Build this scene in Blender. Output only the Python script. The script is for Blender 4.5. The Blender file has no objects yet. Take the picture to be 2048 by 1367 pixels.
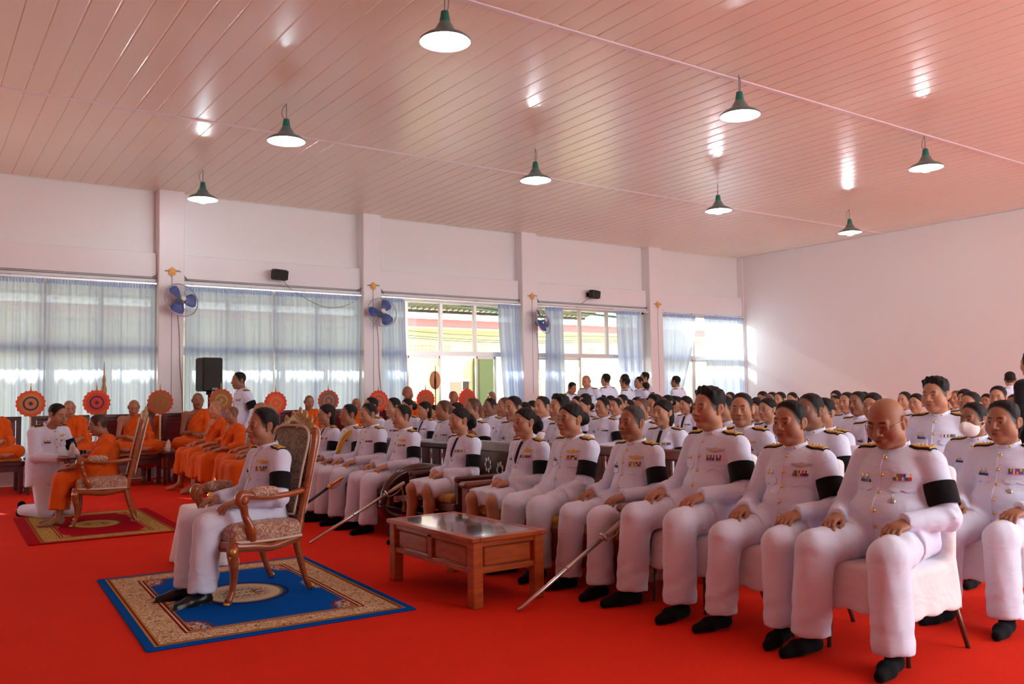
import bpy, bmesh, math, random
import numpy as np
from mathutils import Vector, Matrix, Euler
from mathutils.bvhtree import BVHTree

random.seed(7); RNG = np.random.default_rng(7)
S = bpy.context.scene
COL = S.collection
PI = math.pi

# ------------------------------------------------------------------ camera, sky, sun, exposure
cam_d = bpy.data.cameras.new('camera'); cam = bpy.data.objects.new('camera', cam_d); COL.objects.link(cam)
cam_d.sensor_width = 36.0; cam_d.lens = 30.305; cam_d.clip_end = 200
_f, _cx, _cy = 1724.0, 1024.0, 683.5
_vx = Vector((3480-_cx, -(750-_cy), -_f)).normalized()
_vy = Vector((-190-_cx, -(808-_cy), -_f)); _vy = (_vy - _vx*_vy.dot(_vx)).normalized()
_vz = _vx.cross(_vy)
cam.matrix_world = Matrix.Translation((0, 0, 1.32)) @ Matrix((_vx, _vy, _vz)).to_4x4()
S.camera = cam

wd = bpy.data.worlds.new('sky'); S.world = wd; wd.use_nodes = True
_bg = wd.node_tree.nodes['Background']
_bg.inputs[0].default_value = (0.88, 0.95, 1.0, 1); _bg.inputs[1].default_value = 3.3

def light(name, kind, loc, energy, color=(1, 1, 1), **kw):
    d = bpy.data.lights.new(name, kind); d.energy = energy; d.color = color
    o = bpy.data.objects.new(name, d); o.location = loc; COL.objects.link(o)
    for k, v in kw.items(): setattr(d, k, v)
    return o
SUN_EL, SUN_AZ = math.radians(24.7), math.radians(20)
_sd = Vector((math.sin(SUN_AZ)*math.cos(SUN_EL), -math.cos(SUN_AZ)*math.cos(SUN_EL), -math.sin(SUN_EL)))
sun = light('sun', 'SUN', (0, 30, 12), 7.5, (1, .93, .82), angle=0.009)
sun.rotation_euler = _sd.to_track_quat('-Z', 'Y').to_euler()

S.view_settings.view_transform = 'Standard'; S.view_settings.look = 'None'
S.view_settings.gamma = 1.0; S.view_settings.use_curve_mapping = False
S.view_settings.exposure = 0.95
try:
    S.cycles.max_bounces = 10; S.cycles.diffuse_bounces = 6; S.cycles.transparent_max_bounces = 16
    S.cycles.caustics_reflective = False; S.cycles.caustics_refractive = False
    S.cycles.sample_clamp_indirect = 6.0
except Exception: pass

def portal(loc, rot, sx, sy):
    o = light('daylight_portal', 'AREA', loc, 1.0, shape='RECTANGLE', size=sx, size_y=sy)
    o.rotation_euler = rot; o.data.cycles.is_portal = True
    return o

# ------------------------------------------------------------------ materials
MATS = {}
def srgb(r, g, b):
    f = lambda c: (c/255/12.92) if c <= 10 else ((c/255+.055)/1.055)**2.4
    return (f(r), f(g), f(b), 1)
def mat(name, col, rough=.6, metal=0., spec=.5, noise=0., nscale=8., bump=0., bscale=40., emit=None, estr=0., sheen=0., coat=0.):
    if name in MATS: return MATS[name]
    m = bpy.data.materials.new(name); m.use_nodes = True; nt = m.node_tree
    p = nt.nodes['Principled BSDF']
    c = col if len(col) == 4 else (*col, 1)
    p.inputs['Base Color'].default_value = c
    p.inputs['Roughness'].default_value = rough; p.inputs['Metallic'].default_value = metal
    p.inputs['Specular IOR Level'].default_value = spec
    if sheen: p.inputs['Sheen Weight'].default_value = sheen
    if coat: p.inputs['Coat Weight'].default_value = coat; p.inputs['Coat Roughness'].default_value = .1
    tc = nt.nodes.new('ShaderNodeTexCoord')
    if noise:
        n = nt.nodes.new('ShaderNodeTexNoise'); n.inputs['Scale'].default_value = nscale; n.inputs['Detail'].default_value = 4
        nt.links.new(tc.outputs['Object'], n.inputs['Vector'])
        mx = nt.nodes.new('ShaderNodeMix'); mx.data_type = 'RGBA'
        mx.inputs[6].default_value = tuple(x*(1-noise) for x in c[:3])+(1,); mx.inputs[7].default_value = tuple(min(1, x*(1+noise)) for x in c[:3])+(1,)
        nt.links.new(n.outputs['Fac'], mx.inputs[0]); nt.links.new(mx.outputs[2], p.inputs['Base Color'])
    if bump:
        n = nt.nodes.new('ShaderNodeTexNoise'); n.inputs['Scale'].default_value = bscale; n.inputs['Detail'].default_value = 3
        nt.links.new(tc.outputs['Object'], n.inputs['Vector'])
        b = nt.nodes.new('ShaderNodeBump'); b.inputs['Strength'].default_value = bump; b.inputs['Distance'].default_value = .02
        nt.links.new(n.outputs['Fac'], b.inputs['Height']); nt.links.new(b.outputs[0], p.inputs['Normal'])
    if emit:
        p.inputs['Emission Color'].default_value = (*emit, 1); p.inputs['Emission Strength'].default_value = estr
    MATS[name] = m
    return m

def wood(name, c1, c2, scale=3., rough=.3, axis=(1, 1, 8)):
    if name in MATS: return MATS[name]
    m = mat(name, c1, rough=rough, coat=.4); nt = m.node_tree; p = nt.nodes['Principled BSDF']
    tc = nt.nodes.new('ShaderNodeTexCoord'); mp = nt.nodes.new('ShaderNodeMapping')
    mp.inputs['Scale'].default_value = axis
    n = nt.nodes.new('ShaderNodeTexNoise'); n.inputs['Scale'].default_value = scale; n.inputs['Detail'].default_value = 6; n.inputs['Distortion'].default_value = 1.2
    cr = nt.nodes.new('ShaderNodeValToRGB')
    cr.color_ramp.elements[0].position = .35; cr.color_ramp.elements[0].color = (*c2[:3], 1)
    cr.color_ramp.elements[1].position = .65; cr.color_ramp.elements[1].color = (*c1[:3], 1)
    nt.links.new(tc.outputs['Object'], mp.inputs[0]); nt.links.new(mp.outputs[0], n.inputs['Vector'])
    nt.links.new(n.outputs['Fac'], cr.inputs[0]); nt.links.new(cr.outputs[0], p.inputs['Base Color'])
    return m

# ------------------------------------------------------------------ object helpers
def tag(o, label=None, cat=None, group=None, kind=None):
    if label: o['label'] = label
    if cat: o['category'] = cat
    if group: o['group'] = group
    if kind: o['kind'] = kind
    return o
def empty(name, loc=(0, 0, 0), rz=0., **kw):
    o = bpy.data.objects.new(name, None); o.location = loc; o.rotation_euler = (0, 0, rz); COL.objects.link(o)
    o.empty_display_size = .1
    return tag(o, **kw)
def mesh_obj(name, me, parent=None, loc=None, rot=None, **kw):
    o = bpy.data.objects.new(name, me); COL.objects.link(o)
    if parent: o.parent = parent
    if loc is not None: o.location = loc
    if rot is not None: o.rotation_euler = rot
    return tag(o, **kw)
def pydata(name, v, f, m=None, smooth=False):
    me = bpy.data.meshes.new(name); me.from_pydata([tuple(map(float, x)) for x in v], [], [tuple(map(int, x)) for x in f])
    if m: me.materials.append(m)
    if smooth: me.shade_smooth()
    return me
def np_mesh(name, v, f, m=None, smooth=True, col=None):
    me = bpy.data.meshes.new(name)
    v = np.asarray(v, np.float32); f = np.asarray(f, np.int32)
    me.vertices.add(len(v)); me.vertices.foreach_set('co', v.ravel())
    k = f.shape[1]
    me.loops.add(f.size); me.loops.foreach_set('vertex_index', f.ravel())
    me.polygons.add(len(f)); me.polygons.foreach_set('loop_start', np.arange(0, f.size, k, dtype=np.int32))
    me.update(calc_edges=True); me.validate()
    if col is not None:
        a = me.color_attributes.new('Col', 'FLOAT_COLOR', 'POINT')
        a.data.foreach_set('color', np.c_[col, np.ones(len(col))].astype(np.float32).ravel())
    if m: me.materials.append(m)
    if smooth: me.shade_smooth()
    return me

class MB:
    """collects simple solids, then becomes one mesh"""
    def __init__(s): s.v = []; s.f = []; s.mi = []; s.cur = 0; s.sm = []
    def add(s, v, f, smooth=False):
        n = len(s.v); s.v += [tuple(x) for x in v]; s.f += [tuple(i+n for i in q) for q in f]
        s.mi += [s.cur]*len(f); s.sm += [smooth]*len(f); return s
    def m(s, i): s.cur = i; return s
    def box(s, c, d, rz=0., bev=0., M=None):
        hx, hy, hz = d[0]/2, d[1]/2, d[2]/2
        b = min(bev, hx*.9, hy*.9, hz*.9)
        if b > 0:
            v = []; 
            for z, q in ((-hz, b), (-hz+b, 0), (hz-b, 0), (hz, b)):
                x, y = hx-q, hy-q
                c2 = b if q == 0 else 0
                v += [(-x+c2, -y, z), (x-c2, -y, z), (x, -y+c2, z), (x, y-c2, z), (x-c2, y, z), (-x+c2, y, z), (-x, y-c2, z), (-x, -y+c2, z)]
            f = [tuple(range(7, -1, -1)), tuple(range(24, 32))]
            for k in range(3):
                for i in range(8): f.append((k*8+i, k*8+(i+1) % 8, (k+1)*8+(i+1) % 8, (k+1)*8+i))
        else:
            v = [(x, y, z) for z in (-hz, hz) for x, y in ((-hx, -hy), (hx, -hy), (hx, hy), (-hx, hy))]
            f = [(3, 2, 1, 0), (4, 5, 6, 7), (0, 1, 5, 4), (1, 2, 6, 5), (2, 3, 7, 6), (3, 0, 4, 7)]
        T = Matrix.Translation(c) @ (M.to_4x4() if M else Matrix.Rotation(rz, 4, 'Z'))
        return s.add([T @ Vector(p) for p in v], f)
    def tube(s, pts, rad, n=8, cap=True, flat=None):
        pts = [Vector(p) for p in pts]
        if not hasattr(rad, '__len__'): rad = [rad]*len(pts)
        v = []; f = []; ref = None
        for i, p in enumerate(pts):
            t = (pts[min(i+1, len(pts)-1)] - pts[max(i-1, 0)]).normalized()
            if ref is None:
                ref = Vector((0, 0, 1)) if abs(t.z) < .9 else Vector((1, 0, 0))
            a = (ref - t*ref.dot(t)).normalized(); b = t.cross(a); ref = a
            for k in range(n):
                w = 2*PI*k/n
                o = a*math.cos(w)*rad[i]*(flat or 1) + b*math.sin(w)*rad[i]
                v.append(p+o)
        for i in range(len(pts)-1):
            for k in range(n): f.append((i*n+k, i*n+(k+1) % n, (i+1)*n+(k+1) % n, (i+1)*n+k))
        if cap: f.append(tuple(range(n-1, -1, -1))); f.append(tuple(range((len(pts)-1)*n, len(pts)*n)))
        return s.add(v, f, True)
    def lathe(s, prof, n=16, c=(0, 0, 0), M=None, sx=1., sy=1., cap=True):
        v = []; f = []
        for r, z in prof:
            for k in range(n): v.append(Vector((r*sx*math.cos(2*PI*k/n), r*sy*math.sin(2*PI*k/n), z)))
        for i in range(len(prof)-1):
            for k in range(n): f.append((i*n+k, i*n+(k+1) % n, (i+1)*n+(k+1) % n, (i+1)*n+k))
        if cap: f.append(tuple(range(n-1, -1, -1))); f.append(tuple(range((len(prof)-1)*n, len(prof)*n)))
        T = Matrix.Translation(c) @ (M.to_4x4() if M else Matrix())
        return s.add([T @ p for p in v], f, True)
    def mesh(s, name, *mats):
        me = bpy.data.meshes.new(name); me.from_pydata([tuple(map(float, p)) for p in s.v], [], s.f)
        for m in mats: me.materials.append(m)
        me.polygons.foreach_set('material_index', s.mi); me.polygons.foreach_set('use_smooth', s.sm)
        me.update(); return me
    def obj(s, name, mats, parent=None, loc=None, rot=None, **kw):
        if not isinstance(mats, (list, tuple)): mats = [mats]
        return mesh_obj(name, s.mesh(name, *mats), parent, loc, rot, **kw)

def bez(p, n=12):
    """Catmull-Rom through p"""
    p = [Vector(x) for x in p]; out = []
    for i in range(len(p)-1):
        a = p[max(i-1, 0)]; b = p[i]; c = p[i+1]; d = p[min(i+2, len(p)-1)]
        for k in range(n):
            t = k/n
            out.append(.5*((2*b)+(c-a)*t+(2*a-5*b+4*c-d)*t*t+(3*b-a-3*c+d)*t**3))
    return out+[p[-1]]
def lerps(a, n):
    a = list(a); return [float(x) for x in np.interp(np.linspace(0, len(a)-1, n), range(len(a)), a)]

def copy_tree(o, parent=None):
    c = o.copy(); COL.objects.link(c)
    if parent: c.parent = parent
    for ch in o.children: copy_tree(ch, c)
    return c
# ------------------------------------------------------------------ the hall
XW, XE, YS, YN, ZC = -5.0, 18.9, -2.5, 15.8, 5.0
W_WALL = mat('white_wall_paint', (.79, .77, .77), .55, bump=.06, bscale=6, noise=.025, nscale=.7)
W_TRIM = mat('white_column_paint', (.80, .77, .78), .5, bump=.05, bscale=9, noise=.02, nscale=2)
M_CARPET = mat('red_carpet_pile', srgb(220, 48, 29), .95, spec=.05, noise=.10, nscale=2.2, bump=.35, bscale=260)
M_CEIL = mat('white_ceiling_sheet', (.88, .83, .66), .24, spec=.5, noise=.02, nscale=1.5)
M_ALU = mat('aluminium_frame', (.75, .75, .73), .35, metal=.5)
M_GREYWIRE = mat('grey_cable', (.22, .2, .2), .5)

fl = MB().box(((XW+XE)/2, (YS+YN)/2, -.05), (XE-XW, YN-YS, .1)).obj('floor', M_CARPET, kind='structure')

ceil = empty('ceiling', (0, 0, 0), kind='structure')
MB().box(((XW+XE)/2, (YS+YN)/2+.2, ZC+.12), (XE-XW+.4, YN-YS+.8, .2)).obj('roof_slab', W_WALL, ceil)
pitch = .2455; secs = [(YS, 6.57), (6.63, 11.40), (11.46, YN)]
def plank_mesh(L):
    mb = MB(); w = pitch/2
    pr = [(-w+.001, -.008), (-w+.006, -.016), (-w+.05, -.017), (w-.020, -.0165), (w-.010, -.012), (w-.001, -.0115)]
    v = [(x, y, z) for y in (-L/2, L/2) for x, z in pr+[(w-.002, .02), (-w+.002, .02)]]
    n = 8; f = [(i, (i+1) % n, n+(i+1) % n, n+i) for i in range(n)] + [tuple(range(n-1, -1, -1)), tuple(range(n, 2*n))]
    mb.add(v, f); return mb.mesh('plank', M_CEIL)
for a, b in secs:
    me = plank_mesh(b-a)
    x = XW+pitch/2 if False else .826-pitch*23.5
    while x < XE-.05:
        if x > XW-.05: mesh_obj('plank', me, ceil, (x, (a+b)/2, ZC))
        x += pitch
for y in (6.60, 11.43):
    MB().box(((XW+XE)/2, y, ZC-.012), (XE-XW, .05 if y > 10 else .075, .03), bev=.008).obj('trim_%d' % (1 if y < 10 else 2), W_TRIM, kind='structure')

# north wall with columns, beam and five windows
ZH, ZS = 3.37, .42
cols = [(-.33, .10), (3.54, 3.97), (7.405, 7.795), (11.30, 11.725), (15.25, 15.69)]
wn = empty('wall_north', kind='structure')
MB().box(((XW+XE)/2, YN+.16, (3.88+ZC)/2), (XE-XW, .12, ZC-3.88)).obj('upper_wall', W_WALL, wn)
MB().box(((XW+XE)/2, YN+.11, ZS/2), (XE-XW, .2, ZS)).obj('lower_wall', W_WALL, wn)
bays_ = [(.10, 3.54), (3.97, 7.405), (7.795, 11.30), (11.725, 15.25)]
edges = [XW]+[x for c in cols for x in c]+[XE]
for i in range(0, len(edges), 2):
    a, b = edges[i], edges[i+1]
    MB().box(((a+b)/2, YN+.09, 3.63), (b-a, .26, .52), bev=.01).obj('beam', W_TRIM, wn)
    MB().box(((a+b)/2, YN+.10, 3.375), (b-a, .14, .05)).obj('window_head', W_TRIM, wn)
for a, b in cols:
    MB().box(((a+b)/2, YN+.05, ZC/2), (b-a, .46, ZC), bev=.012).obj('column', W_TRIM, wn)
MB().box((XE-.02+.1, YN+.05, ZC/2), (.2, .3, ZC)).obj('corner_pier', W_TRIM, wn)
MB().box((XE+.1, (YS+YN)/2, ZC/2), (.2, YN-YS, ZC)).obj('wall_east', W_WALL, kind='structure')
MB().box((XW-.1, (YS+YN)/2, ZC/2), (.2, YN-YS, ZC)).obj('wall_west_unseen', W_WALL, kind='structure')  # unseen altar-end wall, put in to bounce and limit the light
MB().box((XE-.012, (YS+YN)/2, .06), (.024, YN-YS, .12)).obj('baseboard_east', W_TRIM, kind='structure')
MB().box(((XW+4.2)/2, YS-.1, ZC/2), (4.2-XW, .2, ZC)).obj('wall_south_unseen', W_WALL, kind='structure')  # unseen near wall, added to narrow the opening so daylight has a direction
for x in (4.4, 9.2, 14.0):
    MB().box((x, YS-.1, ZC/2), (.4, .4, ZC)).obj('column', W_TRIM, kind='structure')

for a, b in bays_:
    MB().tube([(a, YN-.05, 3.43), (b, YN-.05, 3.43)], .008, 5).tube([(a, YN-.05, 3.455), (b, YN-.05, 3.455)], .006, 5).obj('cable_run', M_GREYWIRE, wn)
# glass: thin pane, lets light through
gm = bpy.data.materials.new('window_glass'); gm.use_nodes = True; nt = gm.node_tree; nt.nodes.clear()
_o = nt.nodes.new('ShaderNodeOutputMaterial'); _m = nt.nodes.new('ShaderNodeMixShader'); _t = nt.nodes.new('ShaderNodeBsdfTransparent'); _g = nt.nodes.new('ShaderNodeBsdfGlossy'); _fr = nt.nodes.new('ShaderNodeFresnel')
_t.inputs[0].default_value = (.96, .97, .96, 1); _g.inputs['Roughness'].default_value = .02; _fr.inputs[0].default_value = 1.3
nt.links.new(_fr.outputs[0], _m.inputs[0]); nt.links.new(_t.outputs[0], _m.inputs[1]); nt.links.new(_g.outputs[0], _m.inputs[2]); nt.links.new(_m.outputs[0], _o.inputs[0])
M_GLASS = gm
bays = [(.10, 3.54), (3.97, 7.405), (7.795, 11.30), (11.725, 15.25), (15.69, XE-.03)]
ZR = 2.22
mulls = [None, None, [8.50, 9.335, 10.195], [12.3, 13.185, 14.04], [17.06]]
for i, (a, b) in enumerate(bays):
    w = empty('window_%d' % (i+1), kind='structure')
    ms = mulls[i] or [a+(b-a)*k/4 for k in (1, 2, 3)]
    fy = YN+.12
    fr = MB()
    for x in (a+.03, b-.03): fr.box((x, fy, (ZS+ZH-.02)/2), (.06, .10, ZH-.02-ZS))
    for z in (ZS+.03, ZH-.05): fr.box(((a+b)/2, fy, z), (b-a, .10, .06))
    fr.obj('frame', M_ALU, w)
    MB().box(((a+b)/2, fy, ZR), (b-a-.1, .09, .10)).obj('transom', M_ALU, w)
    for x in ms: MB().box((x, fy, (ZR+ZH)/2-.02), (.07, .08, ZH-ZR-.06)).obj('mullion', M_ALU, w)
    xs = [a]+ms+[b]
    for j in range(len(xs)-1):
        MB().box(((xs[j]+xs[j+1])/2, fy+.01, (ZR+ZH)/2-.0), (xs[j+1]-xs[j]-.06, .006, ZH-ZR-.14)).obj('pane', M_GLASS, w)
    if i in (0, 1, 4):
        lo = [(xs[j], xs[j+1]) for j in range(len(xs)-1)]
    elif i == 2: lo = [(a, 8.5), (8.5, 9.33), (10.2, 10.75)]
    else: lo = [(a, 12.3), (12.3, 13.2)]
    for x0, x1 in lo:
        s = MB(); z0, z1 = ZS+.05, ZR-.05
        for x in (x0+.03, x1-.03): s.box((x, fy, (z0+z1)/2), (.045, .05, z1-z0))
        for z in (z0+.03, z1-.03): s.box(((x0+x1)/2, fy, z), (x1-x0-.06, .05, .05))
        sash = s.obj('sash', M_ALU, w)
        MB().box(((x0+x1)/2, fy+.005, (z0+z1)/2), (x1-x0-.1, .006, z1-z0-.1)).obj('pane', M_GLASS, sash)

# daylight portals
portal(((4.4+XE)/2, YS-.35, 2.5), (math.radians(90), 0, 0), XE-4.4, 4.9)
for a, b in bays: portal(((a+b)/2, YN+.32, (ZS+ZH)/2), (math.radians(-90), 0, 0), b-a, ZH-ZS)

# outside
M_GROUND = mat('pale_concrete', (.62, .6, .55), .9, noise=.08, nscale=1)
MB().box((8, 6, -.32), (90, 90, .5)).obj('ground', M_GROUND, kind='structure')
M_ASB = mat('weathered_fibre_sheet', (.30, .29, .19), .9, noise=.25, nscale=5)
def corr(x0, x1, y0, z0, y1, z1, m, name, parent=None, amp=.03, per=.17, **kw):
    n = int((x1-x0)/per*8); v = []; f = []
    for k in range(n+1):
        x = x0+(x1-x0)*k/n; dz = amp*math.sin(2*PI*(x-x0)/per)
        v += [(x, y0, z0+dz), (x, y1, z1+dz), (x, y0, z0+dz+.012), (x, y1, z1+dz+.012)]
    for k in range(n):
        a = k*4; b = a+4
        f += [(a, a+1, b+1, b), (a+2, b+2, b+3, a+3), (a, b, b+2, a+2), (a+1, a+3, b+3, b+1)]
    return mesh_obj(name, pydata(name, v, f, m, True), parent, **kw)
ev = empty('eave_canopy', label='mossy corrugated eave sheet sheltering the outside of the hall windows', cat='canopy')
corr(XW, 15.9, YN+.25, 3.98, YN+3.2, 3.50, M_ASB, 'corrugated_sheet', ev)
for k in range(6):
    MB().tube([(XW+2+k*3.6, YN+.3, 3.2), (XW+2.0+k*3.6, YN+2.6, 3.56)], .03, 6).obj('bracket', mat('teal_steel', (.20, .36, .33), .5), ev)
MB().box((5.4, YN+3.1, 3.45), (20.9, .05, .07)).box((5.4, YN+1.6, 3.68), (20.9, .05, .07)).obj('purlin', mat('old_timber', (.16, .14, .09), .8), ev)

M_YEL = mat('yellow_render', (.86, .76, .42), .85, noise=.05, nscale=.6)
bl = empty('classroom_building', (0, 23.0, 0), label='yellow rendered building with red fascia and white corrugated roof, beyond the open windows', cat='building')
MB().box((14, .5, 1.6), (44, .3, 3.9)).obj('wall', M_YEL, bl)
MB().box((14, -.28, 3.52), (44, .06, .26)).obj('fascia', mat('red_fascia', (.62, .15, .13), .6), bl)
corr(-8, 36, -.5, 3.74, 4.8, 7.61, mat('white_roof_sheet', (.85, .86, .86), .5), 'corrugated_roof', bl, amp=.06, per=.28)
MB().box((14, .02, 3.38), (44, .7, .04)).obj('soffit', mat('cream_board', (.7, .62, .42), .8), bl)
M_VENT = mat('vent_block_grey', (.42, .38, .26), .9); M_WREN = mat('white_render', (.85, .84, .8), .8)
for x0 in (12.05, 12.52, 12.78, 13.02, 13.3, 13.84, 19.8):
    vb = MB()
    for r in range(2): vb.box((x0+.09, .335, 2.76+r*.11), (.19, .03, .045))
    vb.obj('vent_block', M_VENT, bl, kind='stuff')
MB().box((13.88, .1, 1.2), (.66, .4, 2.62)).obj('white_pier', M_WREN, bl)
MB().box((13.95, -.12, 1.40), (.40, .05, .68)).obj('red_panel', mat('coral_board', (.78, .24, .15), .7), bl)
MB().box((14.46, .31, .85), (.42, .06, 1.80)).obj('dark_door', mat('brown_door', (.10, .06, .05), .6), bl)
MB().box((14.46, .30, 1.80), (.56, .08, .07)).obj('door_frame', M_WREN, bl)
MB().box((15.10, .05, 1.2), (.56, .4, 2.60)).obj('green_pillar', mat('olive_render', (.10, .12, .035), .8), bl)
MB().box((15.45, .1, 1.2), (.12, .3, 2.6)).obj('dark_slit', mat('dark_slit_green', (.02, .03, .025), .5), bl)  # near-black box colour paints in the dark slit beside the pillar
pw_ = empty('power_line', label='black overhead cables strung on poles in front of the yellow building', cat='cable')
for x in (2.0, 30.6): MB().tube([(x, 20.2, -.1), (x, 20.2, 3.2)], .09, 10).obj('pole', M_GROUND, pw_)
pl = MB()
for k, z in enumerate((3.08, 2.96, 2.90)):
    pts = [(2+i*2.6, 20.2, z-.10*math.sin(PI*((i*2.6) % 7.8)/7.8)) for i in range(12)]
    pl.tube(bez(pts, 4), .008, 4)
pl.obj('wire', mat('black_cable', (.05, .05, .05), .6), pw_)
# ------------------------------------------------------------------ signed-distance sculpting (surface nets)
class Sdf:
    def __init__(s, lo, hi, cell):
        s.c = cell; s.lo = np.array(lo, float); n = np.ceil((np.array(hi)-s.lo)/cell).astype(int)+1
        s.ax = [s.lo[i]+cell*np.arange(n[i]) for i in range(3)]
        s.d = np.full(n, 1.0, np.float32)
    def sl(s, lo, hi, m):
        r = []
        for i in range(3):
            a = int(np.clip(np.floor((lo[i]-m-s.lo[i])/s.c), 0, s.d.shape[i])); b = int(np.clip(np.ceil((hi[i]+m-s.lo[i])/s.c)+1, 0, s.d.shape[i]))
            r.append(slice(a, b))
        r = tuple(r)
        X = s.ax[0][r[0]][:, None, None]; Y = s.ax[1][r[1]][None, :, None]; Z = s.ax[2][r[2]][None, None, :]
        return r, X, Y, Z
    def put(s, r, d, k, op):
        a = s.d[r]
        if a.size == 0: return s
        if op == 'u':
            if k > 0:
                h = np.clip(.5+.5*(a-d)/k, 0, 1); s.d[r] = a*(1-h)+d*h-k*h*(1-h)
            else: s.d[r] = np.minimum(a, d)
        elif op == 's':
            d = -d
            if k > 0:
                h = np.clip(.5-.5*(a-d)/k, 0, 1); s.d[r] = a*(1-h)+d*h+k*h*(1-h)
            else: s.d[r] = np.maximum(a, d)
        return s
    def ell(s, c, r, k=.0, op='u', R=None):
        c = np.array(c, float); r = np.array(r, float); m = max(k*1.5, .0)+s.c*3; mr = r.max() if R is not None else r
        q, X, Y, Z = s.sl(c-mr, c+mr, m)
        X = X-c[0]; Y = Y-c[1]; Z = Z-c[2]
        if R is not None:
            R = np.array(R); X, Y, Z = R[0, 0]*X+R[1, 0]*Y+R[2, 0]*Z, R[0, 1]*X+R[1, 1]*Y+R[2, 1]*Z, R[0, 2]*X+R[1, 2]*Y+R[2, 2]*Z
        k0 = np.sqrt((X/r[0])**2+(Y/r[1])**2+(Z/r[2])**2); k1 = np.sqrt((X/r[0]**2)**2+(Y/r[1]**2)**2+(Z/r[2]**2)**2)+1e-9
        return s.put(q, k0*(k0-1)/k1, k, op)
    def cone(s, a, b, r1, r2, k=.0, op='u', cut=False, cut0=False, fl=None):
        a = np.array(a, float); b = np.array(b, float); R = max(r1, r2)*(fl[1] if fl and fl[1] > 1 else 1)
        q, X, Y, Z = s.sl(np.minimum(a, b)-R, np.maximum(a, b)+R, max(k*1.5, 0)+s.c*3)
        ab = b-a; L2 = ab.dot(ab)+1e-12
        X = X-a[0]; Y = Y-a[1]; Z = Z-a[2]
        tt = (X*ab[0]+Y*ab[1]+Z*ab[2])/L2; t = np.clip(tt, 0, 1)
        X = X-t*ab[0]; Y = Y-t*ab[1]; Z = Z-t*ab[2]
        if fl:
            n = np.array(fl[0], float); n /= np.linalg.norm(n); e = (X*n[0]+Y*n[1]+Z*n[2])*(1/fl[1]-1)
            X = X+e*n[0]; Y = Y+e*n[1]; Z = Z+e*n[2]
        d = np.sqrt(X*X+Y*Y+Z*Z)-(r1+(r2-r1)*t)
        L = math.sqrt(L2)
        if cut: d = np.maximum(d, (tt-1)*L)
        if cut0: d = np.maximum(d, -tt*L)
        return s.put(q, d, k, op)
    def plane(s, n, o, keep_neg=True, lo=None, hi=None):
        """cut away the side that the normal points to"""
        n = np.array(n, float); n /= np.linalg.norm(n)
        q = (slice(None),)*3
        if lo is not None: q, X, Y, Z = s.sl(lo, hi, 0)
        else: X = s.ax[0][:, None, None]; Y = s.ax[1][None, :, None]; Z = s.ax[2][None, None, :]
        d = (X-o[0])*n[0]+(Y-o[1])*n[1]+(Z-o[2])*n[2]
        s.d[q] = np.maximum(s.d[q], d); return s
    def ripple(s, amp, fn):
        X = s.ax[0][:, None, None]; Y = s.ax[1][None, :, None]; Z = s.ax[2][None, None, :]
        s.d = s.d+(amp*fn(X, Y, Z)).astype(np.float32); return s
    def net(s):
        d = s.d; ins = d < 0
        n = np.array(d.shape)-1
        cnt = np.zeros(n, np.int8)
        for i in (0, 1):
            for j in (0, 1):
                for k in (0, 1): cnt += ins[i:n[0]+i, j:n[1]+j, k:n[2]+k]
        I = np.argwhere((cnt > 0) & (cnt < 8))
        if len(I) == 0: return np.zeros((0, 3)), np.zeros((0, 4), int)
        vid = np.full(n, -1, np.int64); vid[I[:, 0], I[:, 1], I[:, 2]] = np.arange(len(I))
        co = [(0, 0, 0), (1, 0, 0), (0, 1, 0), (1, 1, 0), (0, 0, 1), (1, 0, 1), (0, 1, 1), (1, 1, 1)]
        val = np.stack([d[I[:, 0]+a, I[:, 1]+b, I[:, 2]+c] for a, b, c in co], 1)
        ac = np.zeros((len(I), 3)); nn = np.zeros((len(I), 1)); C = np.array(co, float)
        for a, b in ((0, 1), (2, 3), (4, 5), (6, 7), (0, 2), (1, 3), (4, 6), (5, 7), (0, 4), (1, 5), (2, 6), (3, 7)):
            va, vb = val[:, a], val[:, b]; m = (va < 0) != (vb < 0)
            t = np.where(m, va/np.where(va-vb == 0, 1, va-vb), 0)[:, None]
            ac += np.where(m[:, None], C[a]+t*(C[b]-C[a]), 0); nn += m[:, None]
        V = (I+ac/nn)*s.c+s.lo
        F = []
        for ax in range(3):
            sh = [slice(None)]*3; sh2 = [slice(None)]*3; sh[ax] = slice(0, -1); sh2[ax] = slice(1, None)
            A = ins[tuple(sh)]; B = ins[tuple(sh2)]
            E = np.argwhere(A != B); u, w = (ax+1) % 3, (ax+2) % 3
            E = E[(E[:, u] > 0) & (E[:, w] > 0) & (E[:, u] < n[u]) & (E[:, w] < n[w])]
            if not len(E): continue
            fl = A[E[:, 0], E[:, 1], E[:, 2]]
            def g(du, dw):
                Q = E.copy(); Q[:, u] -= du; Q[:, w] -= dw
                return vid[Q[:, 0], Q[:, 1], Q[:, 2]]
            q = np.stack([g(1, 1), g(0, 1), g(0, 0), g(1, 0)], 1)
            q[~fl] = q[~fl][:, ::-1]
            F.append(q)
        return V, np.concatenate(F)

def M3(rx=0, ry=0, rz=0): return np.array(Euler((rx, ry, rz)).to_matrix())

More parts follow.
